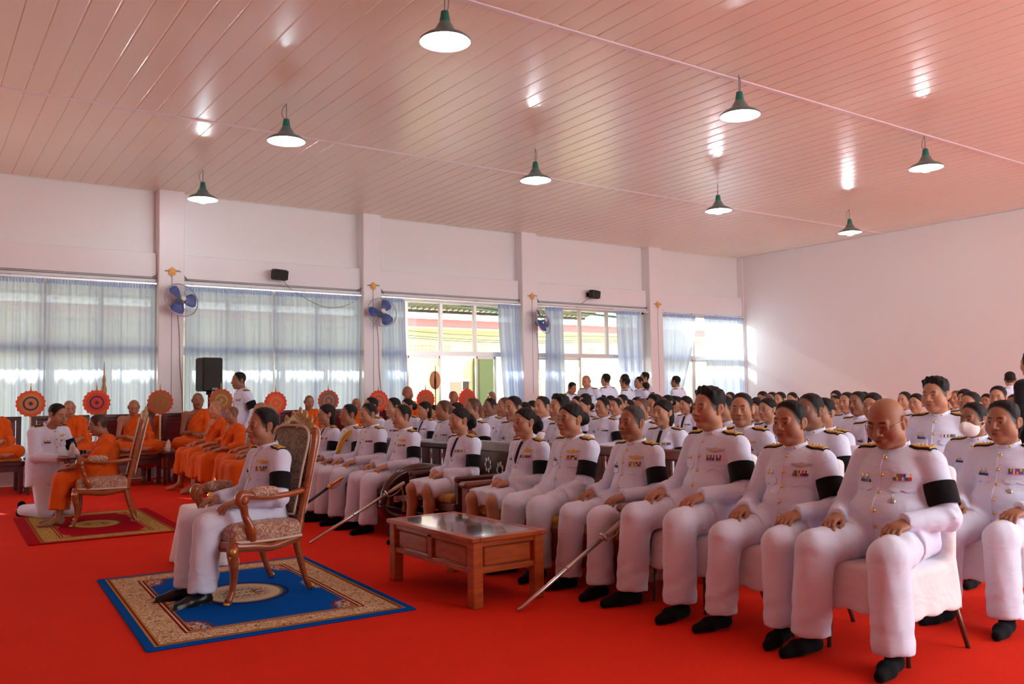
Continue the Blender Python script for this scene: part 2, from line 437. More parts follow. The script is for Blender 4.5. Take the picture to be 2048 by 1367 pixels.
# ------------------------------------------------------------------ heads
def smooth01(x, a, b): t = np.clip((x-a)/(b-a), 0, 1); return t*t*(3-2*t)
def hairline(X, Y, Z, up=0.):
    """positive where a man's hair grows: arched brow line, sideburns, cropped nape"""
    low = np.interp(Y, [-.10, -.045, -.012, .0, .06], [-.062, -.055, .012, -.014, -.014])
    return np.minimum(.034-up+.28*Z-Y-.10*np.maximum(0, np.abs(X)-.045), (Z-low)*.9)
HEADC = {}
def head_geo(wide=1., jaw=1., stubble='short', old=0., closed=False, cell=.0045, female=False):
    key = (wide, jaw, stubble, old, closed, cell, female)
    if key in HEADC: return HEADC[key]
    s = Sdf((-.105, -.125, -.215), (.105, .135, .13), cell)
    s.ell((0, -.012, .034), (.0765, .096, .085))
    s.ell((0, .022, -.035), (.0655*jaw, .066, .078), .03)
    for q in (-1, 1):
        s.ell((q*.040*jaw, .044, -.034), (.030, .034, .036), .025)
        s.ell((q*.047*jaw, .006, -.068), (.022, .03, .028), .025)
    s.ell((0, .066, -.098), (.026*jaw, .022, .02), .022)
    s.ell((0, .030, -.092), (.042*jaw, .045, .024), .022)
    s.cone((-.036, .072, .026), (.036, .072, .026), .013, .013, .014)
    for q in (-1, 1):
        s.ell((q*.032, .096, .006), (.021, .016, .0125), .010, 's')
        s.ell((q*.031, .0735, .004), (.0155, .0135, .0125), .004)
        s.cone((q*.018, .0835, .011), (q*.046, .076, .010), .0055, .005, .004)
        s.cone((q*.018, .0825, -.0065), (q*.043, .077, -.005), .0045, .004, .005)
    s.cone((0, .081, .018), (0, .1065, -.028), .0085, .0130, .009)
    for q in (-1, 1): s.ell((q*.0155, .096, -.033), (.0105, .012, .009), .005)
    s.ell((0, .083, -.060), (.026, .014, .013), .015)
    s.ell((0, .0945, -.0595), (.0235, .0105, .006), .003)
    s.ell((0, .0925, -.0705), (.0205, .011, .0075), .003)
    s.cone((-.023, .098, -.0648), (.023, .098, -.0648), .003, .003, .003, 's')
    for q in (-1, 1):
        R = M3(0, 0, q*.42)@M3(.12, 0, 0)
        s.ell((q*.0835, -.016, .000), (.0085, .021, .034), .006, 'u', R)
        s.ell((q*.0905, -.011, .003), (.005, .011, .020), .004, 's', R)
        s.ell((q*.079, -.004, -.028), (.007, .009, .011), .005)
    s.cone((0, -.022, -.05), (0, -.040, -.20), .056 if not female else .047, .060 if not female else .05, .03)
    V, F = s.net()
    x, y, z = V.T; ax = np.abs(x)
    C = np.ones((len(V), 3))
    def mix(w, col):
        nonlocal C
        C = C*(1-w[:, None])+np.array(col)*w[:, None]
    front = y > .04
    # lips and lids are skin colour; nostril shade is painted as dark dots
    lip = front*smooth01(.026-ax, 0, .006)*smooth01(.0125-np.abs(z+.0655), 0, .004)*(y > .082)
    mix(lip*.9, (.95, .42, .38) if female else (.74, .46, .42))
    mix(front*smooth01(.0035-np.hypot(ax-.0085, z+.0385), 0, .003)*(y > .085)*.8, (.35, .25, .22))
    eye = front*smooth01(.0155-np.abs(ax-.031), 0, .004)*smooth01((.0035 if closed else .0062)-np.abs(z-.0028), 0, .0025)
    if not closed:
        mix(eye, (1.25, 1.25, 1.3)); iris = eye*smooth01(.0075-np.abs(ax-.031), 0, .003); mix(iris, (.05, .04, .04))
        lash = front*smooth01(.018-np.abs(ax-.031), 0, .004)*smooth01(.0028-np.abs(z-.0105), 0, .002); mix(lash*.8, (.12, .1, .1))
    else: mix(eye*.8, (.2, .16, .15))
    bz = .026+.004*np.sin((ax-.012)/.04*PI)
    brow = front*smooth01(ax, .010, .016)*smooth01(.052-ax, 0, .012)*smooth01(.0065-np.abs(z-bz), 0, .004)*(y > .05)
    mix(brow*(.9 if not female else .75), (.10, .09, .09))
    line = hairline(x, y, z)
    if stubble != 'none':
        w = smooth01(line, -.004, .007)*(1-smooth01(ax, .0785, .081)*(z < .03))
        t = {'short': (.07, .065, .07), 'buzz': (.14, .13, .14), 'shaved': (.74, .72, .73), 'shaved_dark': (.42, .40, .41), 'bald': (.95, .93, .93)}[stubble]
        if stubble == 'bald': w = w*smooth01(-z, -.075, -.02)*smooth01(-y, -.02, .02); t = (.55, .52, .52)
        mix(w*.92, t)
    V = V*np.array([wide, 1, 1])
    HEADC[key] = (V, F, C); return HEADC[key]

HAIRC = {}
def hair_geo(style, wide=1., cell=.005):
    """hair grows from the skull: its thickness runs out to nothing along the hairline"""
    if (style, wide, cell) in HAIRC: return HAIRC[(style, wide, cell)]
    s = Sdf((-.14, -.20, -.28), (.14, .14, .17), cell)
    X = s.ax[0][:, None, None]; Y = s.ax[1][None, :, None]; Z = s.ax[2][None, None, :]
    k0 = np.sqrt((X/.0765)**2+((Y+.012)/.096)**2+((Z-.034)/.085)**2); k1 = np.sqrt((X/.0765**2)**2+((Y+.012)/.096**2)**2+((Z-.034)/.085**2)**2)+1e-6; d0 = np.where(k0 < .05, -.05, k0*(k0-1)/k1)
    T, c, ramp = {'short': (.010, 0, .030), 'quiff': (.012, 0, .026), 'crop': (.0060, 0, .035), 'receding': (.009, 0, .03), 'bun': (.008, .008, .016), 'bowtail': (.008, .008, .016), 'long': (.012, .002, .012)}[style]
    line = Z-.80*Y-c-.012*np.cos(X*38)*smooth01(Y, -.03, .06) if style in ('bun', 'bowtail', 'long') else hairline(X, Y, Z, {'receding': .022, 'short': .004}.get(style, 0))-.002+0*X
    side = smooth01(Z, .0, .06) if style in ('short', 'quiff', 'crop', 'receding') else 1.
    top = {'short': .55, 'quiff': .75, 'crop': .45}.get(style, .15)
    th = T*((1-top)+top*2*smooth01(Z, .03, .11))*smooth01(line, 0, ramp)*(.22+.78*side)-.007*(1-smooth01(line, -.002, .006))
    if style == 'quiff': th = th+.016*smooth01(Z, .07, .11)*smooth01(Y, .0, .05)*(.75+.25*np.sin(X*170+Y*60))+.004*np.sin(X*140)*np.sin(Y*120+Z*50)*smooth01(Z, .05, .1)
    if style in ('short', 'crop', 'bun', 'bowtail', 'long'): th = th+.0012*np.sin(X*230+6*np.sin(Y*18))*smooth01(line, .01, .03)
    s.d = (d0-th).astype(np.float32)
    if style == 'bun':
        s.ell((0, -.122, .012), (.048, .043, .048), .012); s.ell((.016, -.138, -.008), (.036, .032, .048), .01); s.ell((-.02, -.14, .0), (.033, .03, .045), .01)
    elif style == 'bowtail':
        s.ell((0, -.120, .004), (.060, .04, .056), .012); s.ell((.03, -.142, -.045), (.04, .028, .065), .012); s.ell((-.035, -.138, -.03), (.038, .028, .055), .012)
        q = (Y < -.105); s.d = (s.d+.005*np.sin(X*150)*np.sin(Z*130+Y*60)*q).astype(np.float32)
    elif style == 'long':
        s.ell((0, -.06, -.05), (.082, .055, .105), .03); s.plane((0, 1.0, 0), (0, .012, 0), lo=(-.14, .0, -.3), hi=(.14, .14, -.0))
    V, F = s.net(); V = V*np.array([wide, 1, 1])
    HAIRC[(style, wide, cell)] = (V, F); return HAIRC[(style, wide, cell)]

HANDC = {}
def hand_geo(mode, cell=.0042):
    """right hand, palm down (-Z), fingers +Y, thumb at -X; wrist at the origin"""
    if (mode, cell) in HANDC: return HANDC[(mode, cell)]
    s = Sdf((-.085, -.09, -.115), (.065, .215, .05), cell)
    s.cone((0, -.035, .0), (0, .0, 0), .026, .025, 0, fl=((0, 0, 1), .85))
    s.ell((0, .05, -.004), (.043, .058, .0175), .02)
    s.cone((-.026, .035, -.008), (-.02, .078, -.006), .016, .013, .015); s.cone((.026, .03, -.008), (.026, .075, -.008), .014, .012, .015)
    a1 = {'flat': (.30, .35, .25), 'drape': (.42, .45, .30), 'fist': (.95, 1.15, .8), 'lap': (.45, .6, .4)}[mode]
    for x, L, sp in ((-.0305, .071, -.10), (-.0105, .079, -.03), (.010, .074, .05), (.029, .058, .14)):
        p = np.array([x, .092-(.010 if x > .02 else 0), -.004]); w = .03
        for q, fr, r1, r2 in zip(a1, (.45, .30, .25), (.0098, .0092, .0085), (.0092, .0085, .0072)):
            w += q; l = L*fr*1.12
            e = p+l*np.array([math.sin(sp)*math.cos(w), math.cos(sp)*math.cos(w), -math.sin(w)])
            s.cone(p, e, r1, r2, .004); p = e
    t = [(-.030, .028, -.010), (-.052, .056, -.018), (-.058, .083, -.026), (-.053, .103, -.034)] if mode != 'fist' else [(-.030, .028, -.012), (-.045, .058, -.03), (-.034, .082, -.047), (-.014, .094, -.055)]
    for i, r in enumerate((.0145, .0115, .0105)): s.cone(t[i], t[i+1], r, r-.0015, .008)
    V, F = s.net(); HANDC[(mode, cell)] = (V, F); return HANDC[(mode, cell)]

def frame_from(y, zhint):
    y = np.array(y, float); y /= np.linalg.norm(y); z = np.array(zhint, float); z = z-y*y.dot(z); z /= np.linalg.norm(z)
    return np.stack([np.cross(y, z), y, z], 1)

# ------------------------------------------------------------------ people: materials
def skin_mat(name, base):
    m = mat(name, base, .52, spec=.38, bump=.05, bscale=120); nt = m.node_tree; p = nt.nodes['Principled BSDF']
    a = nt.nodes.new('ShaderNodeVertexColor'); a.layer_name = 'Col'
    oi = nt.nodes.new('ShaderNodeObjectInfo')
    m1 = nt.nodes.new('ShaderNodeMix'); m1.data_type = 'RGBA'; m1.blend_type = 'MULTIPLY'; m1.inputs[0].default_value = 1
    m2 = nt.nodes.new('ShaderNodeMix'); m2.data_type = 'RGBA'; m2.blend_type = 'MULTIPLY'; m2.inputs[0].default_value = 1
    m1.inputs[6].default_value = (*base, 1)
    nt.links.new(a.outputs[0], m1.inputs[7]); nt.links.new(m1.outputs[2], m2.inputs[6]); nt.links.new(oi.outputs['Color'], m2.inputs[7])
    nt.links.new(m2.outputs[2], p.inputs['Base Color'])
    p.inputs['Subsurface Weight'].default_value = .02; p.inputs['Subsurface Radius'].default_value = (.01, .004, .002)
    return m
M_SKIN = skin_mat('skin', (.43, .205, .118))
M_HAIR = mat('black_hair', (.010, .008, .008), .62, spec=.22, bump=.22, bscale=330)
M_HAIRG = mat('greying_hair', (.10, .095, .09), .6, bump=.5, bscale=90)
def cloth(name, col, rough=.85, sheen=.15, fold=.22, fs=8.):
    if name in MATS: return MATS[name]
    m = mat(name, col, rough, spec=.2, sheen=sheen); nt = m.node_tree; p = nt.nodes['Principled BSDF']
    tc = nt.nodes.new('ShaderNodeTexCoord')
    n = nt.nodes.new('ShaderNodeTexNoise'); n.inputs['Scale'].default_value = fs; n.inputs['Detail'].default_value = 2.5; n.inputs['Distortion'].default_value = .8
    n2 = nt.nodes.new('ShaderNodeTexNoise'); n2.inputs['Scale'].default_value = 420
    mp = nt.nodes.new('ShaderNodeMapping'); mp.inputs['Scale'].default_value = (1, .75, 1.7); mp.inputs['Rotation'].default_value = (.4, .3, .2)
    nt.links.new(tc.outputs['Object'], mp.inputs[0]); nt.links.new(mp.outputs[0], n.inputs['Vector']); nt.links.new(tc.outputs['Object'], n2.inputs['Vector'])
    b = nt.nodes.new('ShaderNodeBump'); b.inputs['Strength'].default_value = fold; b.inputs['Distance'].default_value = .05
    b2 = nt.nodes.new('ShaderNodeBump'); b2.inputs['Strength'].default_value = .12; b2.inputs['Distance'].default_value = .003
    nt.links.new(n.outputs['Fac'], b.inputs['Height']); nt.links.new(n2.outputs['Fac'], b2.inputs['Height']); nt.links.new(b.outputs[0], b2.inputs['Normal']); nt.links.new(b2.outputs[0], p.inputs['Normal'])
    return m
M_UNI = cloth('white_uniform_cloth', (.70, .745, .92))
M_TRO = cloth('white_trouser_cloth', (.71, .74, .89), fs=6.)
M_BLK = cloth('black_cloth', (.006, .006, .008), .95, .1)
M_SOCK = cloth('black_sock_knit', (.005, .005, .007), .95, .0)
M_SHOE = mat('polished_black_leather', (.008, .008, .009), .32, spec=.4)
M_ROBE = cloth('saffron_robe_cloth', srgb(214, 86, 8)[:3], .8, .1, fold=.25, fs=6.)
M_GOLD = mat('gold_braid', (.72, .44, .07), .38, metal=.55, bump=.5, bscale=220, noise=.2, nscale=120)
M_BRASS = mat('brass_button', (.83, .56, .18), .25, metal=.9)
M_SILV = mat('silver_badge', (.55, .55, .55), .3, metal=.9)
M_SPEC = mat('spectacle_frame', (.35, .33, .33), .25, metal=.8)
M_RIB = [mat('ribbon_'+n, c, .7) for n, c in (('red', (.5, .03, .04)), ('white', (.75, .72, .68)), ('navy', (.04, .05, .25)), ('yellow', (.75, .5, .06)), ('purple', (.25, .06, .3)), ('green', (.05, .3, .1)))]
M_NAVY = mat('navy_enamel', (.02, .03, .14), .3)
# ------------------------------------------------------------------ people: figures
def ik(a, b, l1, l2, pole):
    a = np.array(a, float); b = np.array(b, float); d = b-a; L = np.linalg.norm(d); L = min(L, (l1+l2)*.999); u = d/np.linalg.norm(d)
    x = (l1*l1-l2*l2+L*L)/(2*L); h = math.sqrt(max(l1*l1-x*x, 0))
    p = np.array(pole, float); p = p-u*p.dot(u); p /= np.linalg.norm(p)
    return a+u*x+p*h
A = lambda *p: np.array(p, float)

def joints(pose='sit', lean=0., spread=.15, hands='knees', f=0., wr=None, hd=None, hu=None, elo=(.50, -.62, -.60), feet=.02, shin=0.):
    J = {'lean': lean}
    pz = {'sit': .52, 'stand': .93, 'kneel': .55, 'cross': .115}[pose]
    J['pel'] = A(0, 0, pz); J['R'] = M3(-lean, 0, 0)
    U = lambda p: J['R']@A(*p)+J['pel']
    J['U'] = U
    J['sh'] = {q: U((q*.178, -.022, .398)) for q in (-1, 1)}
    J['hip'] = {q: A(q*.092, .03, pz+.02) for q in (-1, 1)}
    J['kn'], J['an'], J['toe'] = {}, {}, {}
    for q in (-1, 1):
        if pose == 'sit':
            J['kn'][q] = A(q*spread, .47, .505); J['an'][q] = A(q*(spread+feet), .50+shin*(1 if q > 0 else .6), .085); J['toe'][q] = A(q*.03, .175, -.055)
        elif pose == 'stand':
            J['hip'][q] = A(q*.09, 0, .90); J['kn'][q] = A(q*.10, .02, .49); J['an'][q] = A(q*.11, -.01, .085); J['toe'][q] = A(q*.04, .19, -.055)
        elif pose == 'kneel':
            J['kn'][q] = A(q*.15, .22, .085); J['an'][q] = A(q*.13, -.22, .07); J['toe'][q] = A(0, -.05, -.06)
        else:
            J['kn'][q] = A(q*.31, .26, .095); J['an'][q] = A(-q*.06, .36, .06); J['toe'][q] = A(-q*.16, .03, .0)
    J['wr'], J['el'], J['hd'], J['hu'] = {}, {}, {}, {}
    for q in (-1, 1):
        th = pz+.115
        w, d, u = {'knees': (A(q*(.165+.01*f), .275, th+.012), A(-q*.10, 1, -.18), A(q*.12, .15, 1)),
                   'lap': (A(q*.095, .255, th+.015), A(-q*.75, .65, -.22), A(q*.3, .1, 1)),
                   'low': (A(q*.10, .29, pz+.03), A(-q*.8, .6, -.12), A(q*.2, 0, 1)),
                   'side': (A(q*.25, .03, pz-.09), A(0, .12, -1), A(q*1, .1, 0)),
                   'front': (A(q*.13, .33, pz+.13), A(-q*.5, .8, 0), A(q*.2, 0, 1))}[hands]
        if wr and q in wr: w = A(*wr[q])
        if hd and q in hd: d = A(*hd[q])
        if hu and q in hu: u = A(*hu[q])
        J['wr'][q] = w; J['hd'][q] = d; J['hu'][q] = u
        J['el'][q] = ik(J['sh'][q], w, .285, .26, A(q*elo[0], elo[1], elo[2]))
    J['pose'] = pose
    return J

def box_of(pts, m):
    p = np.array(pts); return p.min(0)-m, p.max(0)+m

def body_mesh(J, head, face, hmat, tone_cell=.032, hcell=.0045, bare=(), handmode='flat', robe=False):
    """head, neck, arms, hands, torso core and legs of one figure as one mesh"""
    Vs, Fs, Cs = [], [], []; n = 0
    def add(V, F, C=None):
        nonlocal n
        Vs.append(V); Fs.append(F+n); Cs.append(C if C is not None else np.ones((len(V), 3))); n += len(V)
    V, F, C = face; V = V@hmat[0].T+hmat[1]; add(V, F, C)
    pts = [J['pel']-A(0, 0, .1)]+[J[k][q] for k in ('sh', 'el', 'wr', 'hip', 'kn', 'an') for q in (-1, 1)]+[J['U']((0, 0, .5))]+[J['an'][q]+J['toe'][q] for q in (-1, 1)]
    lo, hi = box_of(pts, .14); lo[2] = max(lo[2], -.02)
    s = Sdf(lo, hi, .0165 if bare else tone_cell)
    U = J['U']; R = J['R']
    bt = 1. if robe else .82
    s.ell(U((0, -.02, .30)), (.145*bt, .105*bt, .17), .0, R=R); s.ell(U((0, .0, .10)), (.135*bt, .10*bt, .14), .05, R=R)
    s.ell(J['pel'], (.15*bt, .11*bt, .09), .04)
    s.cone(U((-.14, -.025, .398)), U((.14, -.025, .398)), .052*bt, .052*bt, .04)
    s.cone(U((0, -.02, .40)), hmat[0]@A(0, -.036, -.16)+hmat[1], .058, .054, .04)
    for q in (-1, 1):
        s.ell(J['sh'][q], (.056*bt,)*3, .03)
        s.cone(J['sh'][q], J['el'][q], .047*bt, .038*bt, .02); s.cone(J['el'][q], J['wr'][q], .038*bt, .027, .01)
        w = .068 if not bare else .070
        s.cone(J['hip'][q], J['kn'][q], w, .055, .03); kk = J['kn'][q]; aa = J['an'][q]-kk; s.cone(kk, kk+.30*aa+A(0, -.022, 0), .052, .052, .03); s.cone(kk+.30*aa+A(0, -.022, 0), J['an'][q], .052, .033, .03)
        if 'feet' in bare:
            a = J['an'][q]; t = J['toe'][q]
            s.cone(a, a+t*.55+A(0, 0, -.012), .036, .030, .015); s.cone(a+t*.5+A(0, 0, -.018), a+t, .034, .022, .015, fl=((1, 0, 0), 1.3)); s.ell(a+A(0, -.03, -.04), (.03, .035, .032), .02)
            for i in range(5):
                sd = np.cross(t, (0, 0, 1)); sd /= np.linalg.norm(sd)
                e = a+t*(1.12-.035*i)+sd*q*(-.03+.015*i); s.cone(e-t*.15, e, .011, .0095 if i else .012, .005)
    V, F = s.net(); add(V, F)
    for q in (-1, 1):
        md = handmode[q] if isinstance(handmode, dict) else handmode
        V, F = hand_geo(md, hcell); V = V.copy(); F = F.copy()
        if q < 0: V = V*A(-1, 1, 1); F = F[:, ::-1]
        B = frame_from(J['hd'][q], J['hu'][q]); add(V@B.T+J['wr'][q], F)
    return np.concatenate(Vs), np.concatenate(Fs), np.concatenate(Cs)

def patch(name, hit, outline, u0, u1, nu, m, parent, thick=.005, nv=3, cols=None, mats=None):
    """a thin plate that lies on the garment; outline(u) gives the two edges of the plate at u"""
    V, F, MI = [], [], []
    g = []
    for i in range(nu+1):
        u = u0+(u1-u0)*i/nu; a, b = outline(u); row = []
        for j in range(nv+1):
            h = hit(u, a+(b-a)*j/nv)
            if h is None: return None
            row.append(h)
        g.append(row)
    W = nv+1
    for row in g:
        for p, nn in row: V.append(p+nn*thick)
    for row in g:
        for p, nn in row: V.append(p-nn*.004)
    N = (nu+1)*W; ix = lambda i, j: i*W+j
    for i in range(nu):
        for j in range(nv):
            F.append((ix(i, j), ix(i+1, j), ix(i+1, j+1), ix(i, j+1))); MI.append(cols[(i*31+j*17) % len(cols)] if cols == 'x' else (cols(i, j) if cols else 0))
    for i in range(nu):
        for j in (0, nv): F.append((ix(i, j), ix(i+1, j), ix(i+1, j)+N, ix(i, j)+N)); MI.append(0)
    for j in range(nv):
        for i in (0, nu): F.append((ix(i, j), ix(i, j+1), ix(i, j+1)+N, ix(i, j)+N)); MI.append(0)
    bm = bmesh.new(); vs = [bm.verts.new(v) for v in V]
    for f, k in zip(F, MI):
        try: bm.faces.new([vs[x] for x in f]).material_index = k
        except ValueError: pass
    bmesh.ops.recalc_face_normals(bm, faces=bm.faces)
    me = bpy.data.meshes.new(name); bm.to_mesh(me); bm.free()
    for x in (mats or [m]): me.materials.append(x)
    return mesh_obj(name, me, parent)

def dome(mb, c, n, r, h):
    q = Vector(n).to_track_quat('Z', 'Y').to_matrix()
    mb.lathe([(r, -.003), (r, h*.35), (r*.75, h*.8), (r*.25, h)], 10, c, q)

def head_matrix(J, yaw, pitch, roll, hs=1., off=(0, .028, .612)):
    c = J['U'](off)
    # turn about the neck
    R = M3(0, 0, yaw)@M3(-pitch, 0, 0)@M3(0, roll, 0)
    piv = c+A(0, -.03, -.13)
    return R*hs, piv+R@A(0, .03, .13)

def jacket_sdf(J, f, cell, skirt=True, female=False, len_=1.):
    U, R, pose = J['U'], J['R'], J['pose']
    pts = [J[k][q] for k in ('sh', 'el', 'wr') for q in (-1, 1)]+[U((0, 0, .47)), J['pel']+A(0, .3, -.16), J['pel']-A(.1, .12, .1)]
    lo, hi = box_of(pts, .13+.05*f); s = Sdf(lo, hi, cell)
    fw = .9 if female else 1.
    s.ell(U((0, -.018+.012*f, .30)), ((.170+.018*f)*fw, .122+.022*f, .165), 0, R=R)
    s.ell(U((0, .012+.030*f, .135)), ((.158+.045*f)*fw, .125+.058*f, .150), .05, R=R)
    if female:
        for q in (-1, 1): s.ell(U((q*.065, .065, .285)), (.062, .055, .062), .05)
    s.cone(U((-.13*fw, -.024, .405)), U((.13*fw, -.024, .405)), .058, .058, .05)
    s.ell(U((0, -.03, .435)), (.105, .065, .05), .03, R=R)
    p = J['pel']
    s.ell(p+A(0, .015+.02*f, .02), (.178+.03*f, .145+.03*f, .10), .05)
    if pose == 'sit':
        for q in (-1, 1):
            k = J['kn'][q]; h = J['hip'][q]
            s.cone(h+A(q*.01, 0, .012), h+(k-h)*.52+A(q*.012, 0, .012), .112, .103, .03, cut=True)
        s.ell(p+A(0, -.02, -.02), (.185+.02*f, .135, .075), .03)
    elif pose == 'stand':
        s.cone(p+A(0, .0, .05), p+A(0, .0, -.17), .155+.02*f, .165+.02*f, .04, cut=True, fl=((1, 0, 0), 1.12))
    elif pose == 'kneel':
        s.cone(p+A(0, .01, .05), p+A(0, .04, -.20), .185+.02*f, .20+.02*f, .04, cut=True, fl=((1, 0, 0), 1.1))
    for q in (-1, 1):
        a, e, w = J['sh'][q], J['el'][q], J['wr'][q]
        s.ell(a+A(-q*.006, 0, -.014), (.066, .070, .070), .035)
        s.cone(a+A(-q*.004, 0, -.01), e, .067+.006*f, .058+.004*f, .022); w2 = w+(w-e)/np.linalg.norm(w-e)*.012
        s.cone(e, w2, .058+.004*f, .047, .018, cut=True)
        for t in (.88, 1.0):      # creases at the elbow
            c = a+(e-a)*t; s.ell(c+A(q*.01, .05, .01), (.05, .016, .012), .014)
    s.ripple(.0017, lambda X, Y, Z: np.sin(Z*62+X*31+2*np.sin(Y*23))*np.sin(Y*37-Z*19+1.3)*np.clip((J['pel'][2]+.30-Z)*5, 0, 1))
    for q in (-1, 1):
        e = J['el'][q]; u = J['wr'][q]-e; u = u/np.linalg.norm(u); v = e-J['sh'][q]; v = v/np.linalg.norm(v); m_ = (u+v)/np.linalg.norm(u+v)
        s.ripple(.0042, lambda X, Y, Z: np.exp(-((X-e[0])**2+(Y-e[1])**2+(Z-e[2])**2)/.011)*np.sin(95*((X-e[0])*m_[0]+(Y-e[1])*m_[1]+(Z-e[2])*m_[2])+14*X+1.5*np.sin(40*Z)))
    return s

def add_uniform(root, J, f, cell, hmat, female=False, deco='full', armband=True, ep='gold', ribbons=1, wings=None, medal=False, black=False, name_tag=True):
    base = M_BLK if black else M_UNI
    s = jacket_sdf(J, f, cell, female=female); V, F = s.net()
    jk = mesh_obj('jacket', np_mesh('jacket', V, F, base), root)
    bv = BVHTree.FromPolygons([tuple(x) for x in V.tolist()], F.tolist())
    R = Matrix(J['R'].tolist()); U = lambda x, y, z: Vector(J['U']((x, y, z)))
    def front(x, z):
        h = bv.ray_cast(U(x, .6, z), R@Vector((0, -1, 0)))
        return (h[0], h[1]) if h[0] is not None else None
    def top(x, y):
        h = bv.ray_cast(U(x, y, .9), R@Vector((0, 0, -1)))
        return (h[0], h[1]) if h[0] is not None else None
    # stand-up collar
    C = Matrix((R@Matrix.Rotation(.16, 3, 'X'))) if False else R@Matrix.Rotation(-.20, 3, 'X')
    cm = MB()
    if not female:
        cm.lathe([(.073, -.02), (.071, .01), (.068, .045), (.064, .0455), (.064, .0)], 24, U(0, -.022, .452), C, sx=.98, sy=1.06, cap=False)
        cm.obj('collar', base, root)
    if armband:
        a, e = J['sh'][-1], J['el'][-1]; ab = MB()
        ts = np.linspace(.40, .80, 6); rr = [(.068+.006*f)+(t)*(-.009)+.0095 for t in ts]
        ab.tube([a+(e-a)*t for t in ts], rr, 20, cap=False); ab.obj('armband', M_BLK, root, label='black mourning armband')
    if ep:
        for q in (-1, 1):
            kw = dict(nu=5, nv=3)
            dark, gold = (M_BLK, M_GOLD) if ep != 'black' else (M_GOLD, M_BLK)
            o = patch('epaulette', top, lambda u: (-.066+.012*(abs(u)-.08)/.1, .004+.008*(abs(u)-.08)/.1), q*.078, q*.192, 5, dark, root, .0075)
            if o is not None:
                patch('gold_braid' if ep != 'black' else 'black_board', top, lambda u: (-.058+.012*(abs(u)-.08)/.1, -.004+.008*(abs(u)-.08)/.1), q*.084, q*.186, 5, gold, o, .0135)
                for du in (.105, .128, .15):
                    h = top(q*du, -.028)
                    if h and deco == 'full':
                        st = MB(); dome(st, h[0]+h[1]*.0145, h[1], .0065, .006); st.obj('rank_star', M_BRASS if ep != 'black' else M_GOLD, o)
    if black: return jk, bv, front
    if female:
        for q in (-1, 1):
            patch('lapel', front, lambda u: (max(.262, .225+(abs(u)-.012)*2.5), min(.27+(abs(u)-.012)*2.6, .435)), q*.013, q*.082, 7, base, root, .008)
        patch('necktie', front, lambda u: (.265+abs(u)*1.2, .445), -.016, .016, 2, M_BLK, root, .007, nv=5)
    zs = (.418, .335, .25, .165, .085) if not female else (.235, .165, .095)
    for z in zs:
        h = front(0, z)
        if h:
            b = MB(); dome(b, h[0], h[1], .0105, .010); b.obj('button', M_BRASS, root)
    if not female and deco == 'full': patch('placket', front, lambda u: (.02, .432), .010, .019, 1, M_UNI, root, .0042, nv=16)
    if deco == 'none': return jk, bv, front
    if not female:
        for q in (-1, 1):
            patch('pocket_flap', front, lambda u: (.262-.012*abs(math.sin((abs(u)-.045)/.105*2*PI)), .292), q*.042, q*.148, 12, M_UNI, root, .0085, nv=2)
    if deco == 'full' and not female:
        for q in (-1, 1):
            c = U(q*.030, .043, .468); b = MB(); dome(b, c, R@Vector((q*.35, 1, .1)), .010, .006); b.obj('collar_pin', M_BRASS, root)
    nr = 5 if ribbons > 1 else 4
    sgn = -1   # ribbons over the left breast
    z0 = .318 if not female else .325
    x0, x1 = (.055, .132)
    pat = RNG.integers(0, 6, 24)
    patch('ribbon_bar', front, lambda u: (z0-.008, z0+.012*max(1, ribbons)), sgn*x0, sgn*x1, nr*2, M_RIB[0], root, .006, nv=max(1, ribbons), cols=lambda i, j: int(pat[(i*2+j*7) % 24]), mats=M_RIB)
    if wings:
        wm = M_GOLD if wings == 'gold' else M_SILV
        wz = z0+.052
        def wo(u):
            t = abs(abs(u)-.094)/.052
            if t < .16: return (wz-.011, wz+.015)
            return (wz-.009*(1-t)**.8+.004*t, wz+.002+.006*(1-t)**.6+.007*t)
        patch('wings_badge', front, wo, sgn*.042, sgn*.146, 26, wm, root, .007, nv=2)
    # right breast: small badges
    for bx, bz, r, mm in ((.085, .325, .014, M_SILV), (.118, .322, .013, M_BRASS)):
        h = front(bx, bz)
        if h and deco != 'none':
            b = MB(); dome(b, h[0], h[1], r, .006); b.obj('breast_badge', mm, root)
    if name_tag: patch('name_tag', front, lambda u: (.293, .308), .062, .122, 4, M_NAVY, root, .0075, nv=1)
    if medal:
        h = front(-.075, .215)
        if h:
            b = MB(); dome(b, h[0], h[1], .017, .007); md = b.obj('hanging_medal', M_SILV, root)
            MB().tube([front(-.072, .262)[0]+Vector((0, .008, 0)), h[0]+Vector((0, .008, .012))], .0025, 6).obj('chain', M_SILV, md)
    return jk, bv, front

